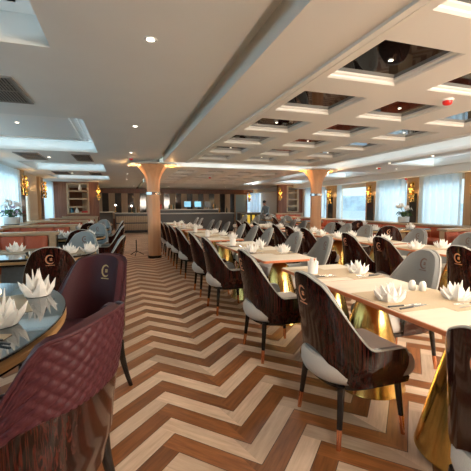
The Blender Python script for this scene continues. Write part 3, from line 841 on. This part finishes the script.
oval(-1.15, 12.4, .82, .5, 'farthest oval glass table, before the fourth rust booth', 2.6)
L1 = 'left foreground table settings'
placemat(-.68, 2.20, ZT, 'olive brown placemat under the upright napkin on the near oval table', L1, .32, True)
placemat(-.66, 1.52, ZT, 'tan placemat at the left picture edge on the near oval table', L1, -.25)
placemat(-1.15, 2.65, ZT, 'olive placemat on the far side of the near oval table', L1, 1.2, True)
napkin(-.52, 2.40, ZT+.003, 'tall white napkin on the near oval table', 'left napkins', 2, .9, .95, 1.4)
napkin(-.56, 1.84, ZT+.003, 'white napkin at the left picture edge on the near oval table', 'left napkins', 1, .3, 1.0, 1.3)
cutlery('knife', -.56, 1.66, ZT+.0035, .9, 'table knife beside the napkin at the left picture edge', 'left cutlery')
cutlery('fork', -.52, 1.60, ZT+.0035, .95, 'fork beside the napkin at the left picture edge', 'left cutlery')
for i, (x, y, z, k, lab) in enumerate(((-.62, 4.52, ZT+.0035, 1, 'white napkin at the right tip of the second oval table, left one of two'), (-.40, 4.60, ZT+.0035, 2, 'small white napkin at the right tip of the second oval table, right one of two'),
        (-1.28, 4.92, ZT, 3, 'broad white napkin on the second oval table before the booth cushions'), (-1.75, 4.6, ZT, 0, 'white napkin at the left end of the second oval table'),
        (-1.18, 7.45, ZT, 1, 'white napkin on the third oval table before the booth cushions'), (-.62, 7.2, ZT, 2, 'white napkin at the right tip of the third oval table'), (-.95, 7.0, ZT, 3, 'white napkin beside the black chair of the third oval table'),
        (-1.1, 10.0, ZT, 1, 'white napkin on the fourth oval table before the booth'), (-.6, 9.8, ZT, 0, 'white napkin at the right tip of the fourth oval table'), (-1.0, 12.5, ZT, 1, 'white napkin on the farthest oval table, middle place'), (-.55, 12.4, ZT, 3, 'white napkin on the farthest oval table, right tip'))):
    napkin(x, y, z, lab, 'left napkins', k, i*1.1, 1.0)
placemat(-1.35, 4.75, ZT, 'olive placemat on the second oval table', 'oval table placemats', PI/2, True)
placemat(-.62, 4.62, ZT, 'olive placemat at the right tip of the second oval table', 'oval table placemats', .2, True)
# glowing tea light at the left edge of the near oval table
tl = thing('tea_light', 'small amber tea light glass at the left picture edge of the near oval table', 'candle', (-1.02, 2.72, ZT))
obj('glass_cup', MB().lathe([(.022, 0), (.026, .035), (.024, .035), (.020, .006)], 16), PANE, tl, True)
obj('flame_glow', MB().lathe([(.016, .006), (.018, .02), (.004, .03)], 12), AMBER, tl, True)

# ---------------------------------------------------------------- booths
def booth(name_label, loc, rz, length, ncush, cap_z, post=True, seat=True):
    """local: runs along +x from 0, cushions face -y"""
    t = thing('banquette_booth', name_label, 'booth', loc, rz, 'rust leather booths')
    obj('back_panel', MB().box(0, length, -.02, .10, 0, cap_z-.045), SANDPANEL, t)
    obj('cap_rail', MB().rbox(-.02, length+.03, -.09, .16, cap_z-.045, cap_z, .02, 3, .006), CAPWOOD, t)
    if post: obj('end_post', MB().rbox(length-.10, length, -.11, .12, 0, cap_z-.045, .01, 2, .004), CAPWOOD, t)
    L = length-(.12 if post else 0); cw = L/ncush
    for i in range(ncush):
        mb = MB(); rs = []
        x0, x1 = i*cw+.004, (i+1)*cw-.004
        for k in range(9):                               # plump upright pad: rings in z
            q = k/8; z = .47+(cap_z-.06-.47)*q; th = .055+.05*math.sin(PI*min(1, .12+q*.85))
            r = []
            for j in range(13):
                x = x0+(x1-x0)*j/12; y = -.02 - th*(1-abs(2*j/12-1)**4*.45); r.append((x, y, z))
            r += [(x1, -.02, z), (x0, -.02, z)]; rs.append(r)
        obj('back_cushion', mb.rings(rs), RUST, t, True, 50)
    if seat:
        obj('seat_cushion', MB().rbox(0, L, -.60, -.06, .33, .47, .03, 4, .03), RUST, t, True, 50)
        obj('seat_base', MB().box(.02, L-.02, -.54, -.02, 0, .33), SANDPANEL, t)
    return t
for i, y in enumerate((6.35, 8.85, 11.5, 14.1)):
    booth(f'rust leather booth with timber cap on the left side, {ORD[i]} from the viewer', (-2.50, y-.05, 0), 0, 1.46, 4, .90)
booth('rust leather booth with cushions facing the viewer at the right picture edge', (8.35, 5.45, 0), PI, 2.0, 5, .82)
# turn that booth's cushions to the viewer: it runs back towards -x, so rebuild facing -y
_b = [o for o in COL.objects if o.get('label', '').startswith('rust leather booth with cushions facing the viewer')][0]
_b.rotation_euler = (0, 0, 0); _b.scale = (1, 1, 1); _b.location = (6.33, 5.45, 0)
booth('long rust leather booth along the right windows, behind the black chairs', (7.86, 9.75, 0), -PI/2, 3.95, 9, .80, post=False)
booth('far rust leather booth along the right windows, beyond the wooden column', (7.86, 15.2, 0), -PI/2, 5.0, 11, .80, post=False)
booth('rust leather booth in front of the right display partition', (7.35, 15.95, 0), 0, 1.5, 4, .95)
booth('rust leather booth in front of the left display partition', (-2.45, 16.45, 0), 0, 1.40, 4, .90)

# booth tables on the starboard side
def btable(x0, x1, y0, y1, label):
    cx, cy = (x0+x1)/2, (y0+y1)/2; t = thing('booth_table', label, 'table', (cx, cy, 0), 0, 'right booth tables')
    a, b = (x1-x0)/2, (y1-y0)/2
    obj('glass_top', MB().rbox(-a, a, -b, b, ZT-.012, ZT, .2, 8, .003), GLASSTOP, t, True, 30)
    obj('timber_ring', MB().rbox(-a, a, -b, b, ZT-.06, ZT-.02, .2, 8, .004), OAKEDGE, t, True, 30)
    obj('under_frame', MB().rbox(-a+.03, a-.03, -b+.03, b-.03, ZT-.08, ZT-.012, .18, 8, .004), EBONYEDGE, t, True, 30)
    obj('plinth', MB().rbox(-.2, .2, -.16, .16, 0, ZT-.08, .02, 2), CAPWOOD, t)
btable(5.45, 7.1, 6.35, 7.15, 'glass topped booth table behind the black chair, right window side')
btable(5.9, 7.3, 4.2, 4.85, 'glass topped booth table before the booth at the right picture edge')
btable(5.8, 7.2, 8.3, 9.1, 'glass topped booth table beside the right wooden column')
btable(5.9, 7.2, 11.2, 12.0, 'glass topped booth table beyond the right wooden column')
btable(5.8, 7.1, 13.6, 14.3, 'glass topped booth table before the right display partition')
for i, (x, y, lab) in enumerate(((5.55, 6.6, 'left of two on the booth table behind the black chair'), (6.75, 6.75, 'right of two on the booth table behind the black chair'), (6.3, 4.5, 'on the booth table at the right picture edge'), (6.05, 8.6, 'left of two on the booth table beside the right column'), (6.95, 8.75, 'right of two on the booth table beside the right column'),
        (6.2, 11.5, 'on the booth table beyond the right column'), (6.0, 13.9, 'left of two before the right display partition'), (6.8, 14.0, 'right of two before the right display partition'))):
    napkin(x, y, ZT, 'white napkin ' + lab, 'right booth napkins', i % 4, i*.9, 1.1)

# ---------------------------------------------------------------- columns
def column(x, y, label):
    t = thing('flared_column', label, 'column', (x, y, 0), .2)
    n = 12
    obj('shaft', MB().lathe([(.166, .03), (.164, 1.60), (.165, 1.85), (.185, 2.0), (.235, 2.12), (.32, 2.24), (.40, 2.335)], n), COLWOOD, t, True, 20)
    obj('base_ring', MB().lathe([(.175, 0), (.175, .06), (.168, .065)], n), BLACKWOOD, t)
    obj('chrome_band', MB().lathe([(.170, 1.60), (.176, 1.605), (.176, 1.665), (.170, 1.67)], n), CHROME, t)
    obj('capital_plate', MB().lathe([(.58, 2.338), (.60, 2.345), (.60, 2.358)], 40), CEIL, t)
    for a in (PI*.93, -.03*PI):
        l = obj('uplight', MB().lathe([(.075, 0), (.08, .006), (.03, .014)], 16, (.50*math.cos(a), .50*math.sin(a), 2.322)), AMBER, t, True)
        g = bpy.data.lights.new('uplight_glow', 'POINT'); g.energy = 4; g.color = (1, .55, .22); g.shadow_soft_size = .05
        q = bpy.data.objects.new('uplight_glow', g); COL.objects.link(q); q.parent = t; q.location = (.50*math.cos(a), .50*math.sin(a), 2.24)
    return t
column(.76, 9.0, 'honey wood flared column with chrome band standing at the left aisle')
column(5.45, 9.0, 'honey wood flared column with chrome band standing among the right tables')

# ---------------------------------------------------------------- ceiling fittings
def downlight(x, y, label, z=ZC+.03, power=0, grp='ceiling downlights', col=WARM, r=.045, ang=120):
    t = thing('downlight', label, 'downlight', (x, y, z), 0, grp)
    obj('trim_ring', MB().lathe([(r*1.25, -.004), (r*1.3, -.001), (r*1.3, 0), (r*.85, 0), (r*.85, -.003)], 20, cap0=False, cap1=False), WHITEPL, t, True)
    obj('lens', MB().lathe([(r*.85, -.002), (r*.85, -.0005)], 20), LAMPEMIT, t)
    if power: spot('downlight_beam', (x, y, z-.03), power, col, ang)
downlight(.7, -.15, 'unseen downlight added behind the viewer to brighten the near aisle', power=34, grp='aisle downlights', r=.032)  # added out of view to brighten the near floor
for i, (x, y) in enumerate(((.21, 2.43), (.20, 5.02), (.20, 7.45), (.20, 9.8), (.20, 12.2), (.2, 14.6))):
    downlight(x, y, f'round downlight over the aisle, {ORD[i]} from the viewer', power=9, grp='aisle downlights', r=.032)
k = 0
for y in (3.7, 8.6, 12.4):
    for x in (-.95, -1.5):
        k += 1; downlight(x, y, f'small downlight of the left ceiling between the trays, {ORD[k-1]} from the viewer', power=4, col=(1, .93, .82), grp='left downlights', r=.035)
for i in range(2):
    for j, y in enumerate((6.2,)):
        x = -1.95+.45*i; downlight(x, y, f'downlight inside the second left ceiling tray, {ORD[i]} from the wall', z=2.60, power=3, col=(1, .93, .82), grp='tray downlights', r=.03)
k = 0
for y in (4.2, 6.0, 7.3, 8.4, 12.5, 14.9):
    for x in (6.55,) if 5 < y < 8 else (7.1, 7.8):  # single ones beside the second tray are added to light the long booth
        k += 1; downlight(x, y, f'small downlight of the right ceiling beside the trays, {ORD[k-1]} from the viewer', power=26 if y < 12 else 60, grp='right downlights', ang=84, r=.035)
for i, x in enumerate((-1.2, .6, 2.4, 4.2, 5.6)):  # extra row put in to brighten the far wall
    downlight(x, 19.0, f'downlight added to brighten the far wall panels, {ORD[i]} from the left', power=48, grp='far wall downlights')
# warm lamps recessed in the black coffers: they light the tables below
k = 0
for i in range(3):
    for j in range(7):
        if (i+j) % 2 == 1 or j == 0:
            h = CF1[i*7+j]; k += 1
            downlight((h[0]+h[1])/2, (h[2]+h[3])/2, f'lamp set in a black glass coffer, {POSX[i]} column, {ORD[j]} from the viewer', z=ZC+.015, power=24, grp='coffer lamps', r=.016)
for i in range(4):
    for j in (0, 2, 4):
        h = CF2[i*5+j]; downlight((h[0]+h[1])/2, (h[2]+h[3])/2, f'lamp in the far coffer field, {POSX[i]} column, {ORD[j]} from the viewer', z=ZC+.015, power=26, grp='far coffer lamps', r=.02)
def beacon(x, y, z, label):
    t = thing('fire_beacon', label, 'alarm', (x, y, z), 0, 'red ceiling beacons')
    obj('base', MB().lathe([(.045, -.018), (.05, -.015), (.05, 0)], 20), WHITEPL, t)
    obj('red_dome', MB().lathe([(.01, -.058), (.030, -.054), (.042, -.042), (.044, -.018)], 20), RED, t, True)
beacon(3.06, 2.66, ZC-.03, 'red fire beacon on the coffer beam at the upper right')
beacon(.22, 8.2, ZC+.03, 'red fire beacon on the left ceiling before the wooden column')
beacon(7.0, 8.2, ZC+.03, 'red fire beacon on the right ceiling above the bare window')
beacon(2.95, 11.9, ZC-.03, 'red fire beacon in the far coffer field')
beacon(8.75, 9.0, 2.2, 'red fire beacon beside the gold lamp of the right wall')
def vent(x0, x1, y0, y1, label, z=ZC+.03):
    t = thing('air_vent', label, 'vent', ((x0+x1)/2, (y0+y1)/2, z), 0, 'ceiling air vents'); a, b = (x1-x0)/2, (y1-y0)/2
    e = .03
    obj('vent_frame', MB().box(-a, a, -b, -b+e, -.012, 0).box(-a, a, b-e, b, -.012, 0).box(-a, -a+e, -b+e, b-e, -.012, 0).box(a-e, a, -b+e, b-e, -.012, 0), VENTM, t)
    obj('vent_back', MB().box(-a+e, a-e, -b+e, b-e, -.003, 0), VENTDARK, t)
    m = MB(); n = int((2*a-2*e)/.028)
    for i in range(n): x = -a+e+.014+.028*i; m.box(x-.004, x+.005, -b+e, b-e, -.011, -.003)
    m.box(-a+e, a-e, -.008, .008, -.012, -.003)
    obj('vent_slats', m, VENTM, t)
vent(-1.62, -.86, 3.45, 4.25, 'large slatted air vent on the ceiling at the left picture edge')
vent(-.98, -.62, 8.0, 9.1, 'dark air vent beyond the second left ceiling tray, right one')
vent(-2.05, -1.6, 8.0, 9.1, 'dark air vent beyond the second left ceiling tray, left one')
vent(-.98, -.62, 12.0, 12.9, 'dark air vent beyond the third left ceiling tray, right one')
vent(-2.05, -1.6, 12.0, 12.9, 'dark air vent beyond the third left ceiling tray, left one')

# ---------------------------------------------------------------- wall lamps: stacks of gold shades
def sconce(x, y, z, sgn, label, s=1.0, axis=0):
    t = thing('wall_sconce', label, 'wall lamp', (x, y, z), 0 if sgn > 0 else PI, 'gold wall lamps')
    if axis: t.rotation_euler = (0, 0, -PI/2)
    obj('back_plate', MB().rbox(.0, .02, -.06, .06, -.34, .30, .01, 2), GOLD, t)
    for i, (dy, dz) in enumerate(((0, .22), (-.055, .09), (.055, .07), (0, -.04), (-.055, -.15), (.055, -.17), (0, -.28))):
        sh = obj('gold_shade', MB().lathe([(.030, -.055), (.052, -.035), (.056, .0), (.045, .035), (.016, .05)], 14, (.085, dy, dz)), GOLD, t, True)
        obj('bulb', MB().lathe([(.008, -.07), (.024, -.062), (.028, -.045), (.02, -.03)], 10, (.085, dy, dz)), AMBER, sh, True)
    l = bpy.data.lights.new('sconce_glow', 'POINT'); l.energy = 2.5; l.color = (1, .55, .2); l.shadow_soft_size = .06
    o = bpy.data.objects.new('sconce_glow', l); COL.objects.link(o); o.parent = t; o.location = (.22, 0, .02)
for i, (y, z) in enumerate(((8.45, 1.98), (11.80, 1.98), (14.48, 1.98))):
    sconce(XL+.11, y, z, 1, f'gold cluster wall lamp on the left wall, {ORD[i]} from the viewer')
for i, y in enumerate((3.8, 6.72, 8.83, 10.85, 13.48)):
    sconce(XR-.11, y, 1.78, -1, f'gold cluster wall lamp on the right wall, {ORD[i]} from the viewer')
sconce(-.98, 16.55, 1.95, 1, 'gold cluster lamp at the edge of the left display partition', axis=1)
sconce(7.66, 16.15, 1.95, 1, 'gold cluster lamp at the edge of the right display partition', axis=1)
sconce(8.1, 21.85, 1.95, 1, 'gold cluster lamp on the far wall beside the glass door', axis=1)

# ---------------------------------------------------------------- orchids
def orchid(x, y, z, label, violet, s=1.0):
    t = thing('potted_orchid', label, 'plant', (x, y, z), 0, 'potted orchids'); t.scale = (s, s, s)
    rnd = random.Random(3 if violet else 5)
    obj('pot', MB().lathe([(.155, .035), (.165, .05), (.17, .19), (.172, .20), (.158, .20), (.15, .17)], 28, cap1=True), POTM, t, True, 40)
    obj('pot_base', MB().lathe([(.15, 0), (.155, .005), (.155, .036)], 28), POTBASE, t, True, 40)
    lv = MB()
    for i in range(30):
        a = rnd.uniform(0, 2*PI); L = rnd.uniform(.14, .24); up = rnd.uniform(.05, .2); rs = []
        for j in range(7):
            q = j/6; r = .03+L*q; h = .19+up*math.sin(PI*min(1, q*.85)); wd = .036*math.sin(PI*min(.97, q*.9+.08))
            ca, sa = math.cos(a), math.sin(a)
            rs.append([(ca*r-sa*wd, sa*r+ca*wd, h+.008), (ca*r, sa*r, h-.004), (ca*r+sa*wd, sa*r-ca*wd, h+.008), (ca*r, sa*r, h-.008)])
        lv.rings(rs)
    obj('leaves', lv, LEAF, t, True, 60)
    def blossoms(stems, mat, nm, sz):
        m = MB()
        for P in stems:
            for (px_, py_, pz_) in P:
                a0 = rnd.uniform(0, 6); tilt = rnd.uniform(-.5, .5)
                R = Matrix.Translation((px_, py_, pz_)) @ Matrix.Rotation(rnd.uniform(0, 6), 4, 'Z') @ Matrix.Rotation(1.2+tilt, 4, 'X')
                one = MB()
                for q in range(5):
                    a = a0+2*PI*q/5; ca, sa = math.cos(a), math.sin(a); w_ = sz*(.42 if q % 2 else .5)
                    ring = [(0, 0, 0), (ca*sz*.5-sa*w_*.7, sa*sz*.5+ca*w_*.7, .010), (ca*sz, sa*sz, .004), (ca*sz*.5+sa*w_*.7, sa*sz*.5-ca*w_*.7, .010)]
                    one.rings([ring, [(x_, y_, z_-.004) for x_, y_, z_ in ring]])
                one.xf(R); m.add(one.v, one.f)
        obj(nm, m, mat, t)
    stems = []; sm = MB()
    for i in range(6):
        a = 2*PI*i/6+rnd.uniform(-.3, .3); ca, sa = math.cos(a), math.sin(a); pts = []
        H = rnd.uniform(.48, .60); out = rnd.uniform(.16, .27)
        for j in range(13):
            q = j/12; r = .03+out*q**1.7; h = .18+(H-.18)*math.sin(min(1, q*1.12)*PI*.55)/math.sin(.55*PI); h -= .09*max(0, q-.7)*2
            pts.append((ca*r, sa*r, h))
        sm.tube(pts, .0045, 5); stems.append([(p[0]+rnd.uniform(-.02, .02), p[1]+rnd.uniform(-.02, .02), p[2]+rnd.uniform(-.01, .02)) for p in pts[6:]])
    obj('flower_stems', sm, STEM, t)
    blossoms(stems, PETAL, 'white_blossoms', .052)
    if violet:
        low = [[(rnd.uniform(-.19, .19), rnd.uniform(-.19, .19), rnd.uniform(.26, .46)) for q in range(26)]]
        blossoms(low, PETALV, 'violet_blossoms', .045)
orchid(-2.56, 9.66, .86, 'white and violet orchid in a white pot on the left window ledge', True, 1.02)
orchid(8.40, 8.68, .765, 'white orchid in a white pot on the right window ledge', False, 1.0)

# ---------------------------------------------------------------- bar
def counter(label, x0, x1, y0, y1, h, front_mat, tiers=0):
    t = thing('bar_counter', label, 'bar', ((x0+x1)/2, (y0+y1)/2, 0)); a, b = (x1-x0)/2, (y1-y0)/2
    obj('counter_body', MB().box(-a, a, -b, b, .08, h-.05), DARKBAR, t)
    obj('kick_plate', MB().box(-a+.04, a-.04, -b+.05, b-.05, 0, .08), BLACKWOOD, t)
    obj('counter_top', MB().rbox(-a-.06, a+.06, -b-.08, b+.06, h-.05, h, .02, 3), BARTOP, t)
    if tiers:
        for i in range(tiers):
            z0 = .14+(h-.24)/tiers*i; z1 = z0+(h-.24)/tiers-.06
            m = MB(); n = max(6, int(2*a/.09))
            for k in range(n):                          # ribbed front
                xa = -a+.05+(2*a-.1)*k/n; m.rbox(xa, xa+(2*a-.1)/n-.012, -b-.05, -b+.01, z0, z1, .02, 3)
            obj('ribbed_front', m, front_mat, t)
    return t
counter('rounded island counter with two ribbed front tiers left of the column', -.35, 1.32, 18.0, 18.8, 1.0, CAPWOOD, 2)
counter('low dark counter against the far wall on the left', -2.6, -.5, 19.6, 20.3, 1.05, DARKBAR)
counter('long dark bar counter across the far end of the room', 1.55, 5.6, 17.4, 18.0, .98, DARKBAR)
counter('raised back counter behind the long bar', 1.4, 5.3, 19.4, 20.0, 1.16, DARKBAR)
counter('wait station with yellow lit front beneath the far window', 5.95, 7.45, 17.3, 17.9, .98, DARKBAR)
ym = bpy.data.objects[[o.name for o in COL.objects if o.get('label', '').startswith('wait station')][0]]
m = MB()
for kx in range(5): m.rbox(-.65+.27*kx, -.50+.27*kx, -.335, -.30, .30, .85, .02, 2)
obj('yellow_front_panels', m, YELLOW, ym)
def monitor(x, y, z, label, mat=SCREEN):
    t = thing('screen', label, 'screen', (x, y, z), 0, 'screens behind the bar')
    obj('stand', MB().rbox(-.09, .09, -.06, .06, 0, .02, .02, 3).box(-.02, .02, -.015, .015, .02, .12), BLACKPL, t)
    fr = obj('housing', MB().rbox(-.21, .21, -.02, .03, .10, .46, .015, 3), BLACKPL, t)
    obj('display', MB().box(-.19, .19, -.024, -.0205, .125, .44), mat, fr)
monitor(3.55, 19.7, 1.16, 'blue lit screen standing on the back counter, left one')
monitor(4.15, 19.7, 1.16, 'blue lit screen standing on the back counter, right one')
monitor(4.72, 19.6, 1.16, 'dark screen standing at the right end of the back counter', DARKPANEL)
bx = thing('red_gift_box', 'red box standing on the back counter right of the left column', 'box', (1.85, 19.7, 1.16)); obj('box_body', MB().rbox(-.22, .22, -.12, .12, 0, .26, .02, 3), BOOKRED, bx); obj('box_lid', MB().rbox(-.235, .235, -.135, .135, .20, .28, .02, 3), BOOKRED, bx)
BOT = mesh('bottle', MB().lathe([(.033, 0), (.037, .006), (.037, .19), (.030, .225), (.013, .255), (.012, .31), (.014, .315)], 14), pm('bottle_glass', (.03, .05, .03), .1, spec=.8), True)
BOT2 = mesh('bottle', MB().lathe([(.033, 0), (.037, .006), (.037, .19), (.030, .225), (.013, .255), (.012, .31), (.014, .315)], 14), pm('amber_bottle_glass', (.28, .13, .03), .1, spec=.8), True)
for i, (x, y, z, m_) in enumerate(((2.5, 19.6, 1.16, BOT), (2.62, 19.65, 1.16, BOT2), (2.74, 19.6, 1.16, BOT), (5.05, 19.55, 1.16, BOT2), (5.16, 19.6, 1.16, BOT), (4.9, 17.7, .98, BOT2), (5.3, 17.7, .98, BOT), (.6, 18.4, 1.0, BOT), (.75, 18.5, 1.0, BOT2))):
    o = bpy.data.objects.new('bottle', m_); COL.objects.link(o); o.location = (x, y, z)
    tag(o, f'small bottle standing on the bar counters, {ORD[i]} in the line', 'bottle', 'bottles on the bar')
def bar_lamp(x, y, z, label):
    t = thing('globe_lamp', label, 'lamp', (x, y, z), 0, 'globe lamps on the far counters')
    obj('lamp_foot', MB().lathe([(.07, 0), (.07, .015), (.012, .03), (.012, .30)], 16), GOLD, t, True)
    obj('globe', MB().lathe([(.012, .30), (.036, .315), (.046, .346), (.036, .377), (.012, .392)], 16), LAMPEMIT, t, True)
bar_lamp(-.35, 19.9, 1.05, 'glowing globe lamp on the far left counter, left one')
bar_lamp(.45, 18.5, 1.0, 'glowing globe lamp on the island counter, right one')
# keepsakes in the display niches
def vase(x, y, z, label, m_):
    o = obj('vase', MB().lathe([(.04, 0), (.07, .05), (.075, .12), (.04, .2), (.03, .24), (.045, .27)], 18), m_, None, True); o.location = (x, y, z); return tag(o, label, 'vase', 'vases in the display niches')
vase(-2.10, 16.68, 1.03, 'tall teal vase on the lowest shelf of the left display partition', TEAL)
vase(-1.90, 16.68, 1.03, 'white vase on the lowest shelf of the left display partition', PORC)
vase(-1.75, 16.68, 2.03, 'pale vase on the top shelf of the left display partition', PORC)
vase(8.22, 16.28, 1.03, 'dark vase on the lowest shelf of the right display partition', POTBASE)
o = tag(obj('red_book', MB().rbox(-.16, .16, -.08, .08, 0, .10, .008, 2), BOOKRED), 'red bound album lying on the lowest shelf of the left display partition', 'book'); o.location = (-1.55, 16.70, 1.03)
bw = thing('wooden_bowl', 'shallow wooden bowl on the lowest shelf of the right display partition', 'bowl', (8.52, 16.30, 1.03)); obj('bowl', MB().lathe([(.05, 0), (.06, .01), (.14, .07), (.145, .07), (.06, .02)], 20), WALNUT, bw, True)

# aisle pedestal sign-stand foot beside the column
st = thing('display_stand', 'dark slim stand with splayed feet beside the left wooden column', 'stand', (.33, 9.6, 0))
obj('post', MB().tube([(0, 0, .08), (0, 0, .42)], .014, 8), BLACKPL, st, True)
for a in (0.3, 2.4, 4.5): obj('foot', MB().tube([(0, 0, .12), (.2*math.cos(a), .2*math.sin(a), .008)], .010, 6), BLACKPL, st, True)

# ---------------------------------------------------------------- person standing at the far window
def person(x, y, rz, label):
    t = thing('person', label, 'person', (x, y, 0), rz)
    V = []; E = []; R = []
    def J(p, r, par=None):
        V.append(p); R.append(r)
        if par is not None: E.append((par, len(V)-1))
        return len(V)-1
    pel = J((0, 0, .84), .125)
    sp = J((.03, 0, 1.02), .12, pel); ch = J((.09, 0, 1.20), .135, sp); nk = J((.17, 0, 1.335), .052, ch)
    hd0 = J((.205, 0, 1.41), .075, nk); hd = J((.225, 0, 1.49), .088, hd0); J((.225, 0, 1.56), .06, hd)
    for s_ in (1, -1):
        sh = J((.11, s_*.17, 1.24), .06, ch); el = J((.16, s_*.215, .98), .042, sh); wr = J((.33, s_*.16, .86), .030, el)
        pa = J((.39, s_*.14, .85), .032, wr)
        for q in range(4): k1 = J((.435, s_*(.14+.018*(q-1.5)), .848), .010, pa); J((.475-.004*abs(q-1.5), s_*(.14+.019*(q-1.5)), .835), .008, k1)
        J((.405, s_*.095, .845), .010, pa)
        hp_ = J((0, s_*.09, .78), .085, pel); kn = J((.02, s_*.10, .44), .058, hp_); an = J((-.02, s_*.10, .09), .040, kn); J((.12, s_*.11, .035), .034, an)
    me = bpy.data.meshes.new('body'); me.from_pydata(V, E, []); b = bpy.data.objects.new('body', me); COL.objects.link(b); b.parent = t
    sk = b.modifiers.new('skin', 'SKIN'); b.modifiers.new('sub', 'SUBSURF').levels = 1
    for i, d in enumerate(me.skin_vertices[0].data): d.radius = (R[i], R[i]); d.use_root = i == 0
    dg = bpy.context.evaluated_depsgraph_get(); m2 = bpy.data.meshes.new_from_object(b.evaluated_get(dg)); b.modifiers.clear(); b.data = m2
    m2.materials.clear()
    for q in (SHIRT, TROUSER, SKIN, BLACKPL): m2.materials.append(q)
    for p in m2.polygons:
        c = p.center; p.use_smooth = True
        p.material_index = 3 if c.z < .075 else 1 if c.z < .86 and c.x < .2 else 2 if (c.z > 1.33 or c.x > .34 and c.z < .95) else 0
    hr = MB(); hr.lathe([(.060, -.08), (.092, -.03), (.098, .02), (.085, .065), (.05, .092), (.01, .10)], 18, (.205, 0, 1.515)); obj('hair', hr, HAIR, t, True)
    fa = MB(); fa.lathe([(.004, 0), (.014, .012), (.010, .04)], 8, (.318, 0, 1.46)); obj('nose', fa, SKIN, t, True)
    for s_ in (1, -1): obj('eye', MB().lathe([(.002, -.008), (.009, 0), (.002, .008)], 8, (.305, s_*.03, 1.505)), BLACKPL, t, True); obj('ear', MB().lathe([(.004, -.03), (.014, 0), (.004, .03)], 8, (.215, s_*.092, 1.49), sx=1.2, sy=.6), SKIN, t, True)
    return t
person(7.15, 16.6, PI+.5, 'dark haired person in a blue grey shirt leaning over the wait station')
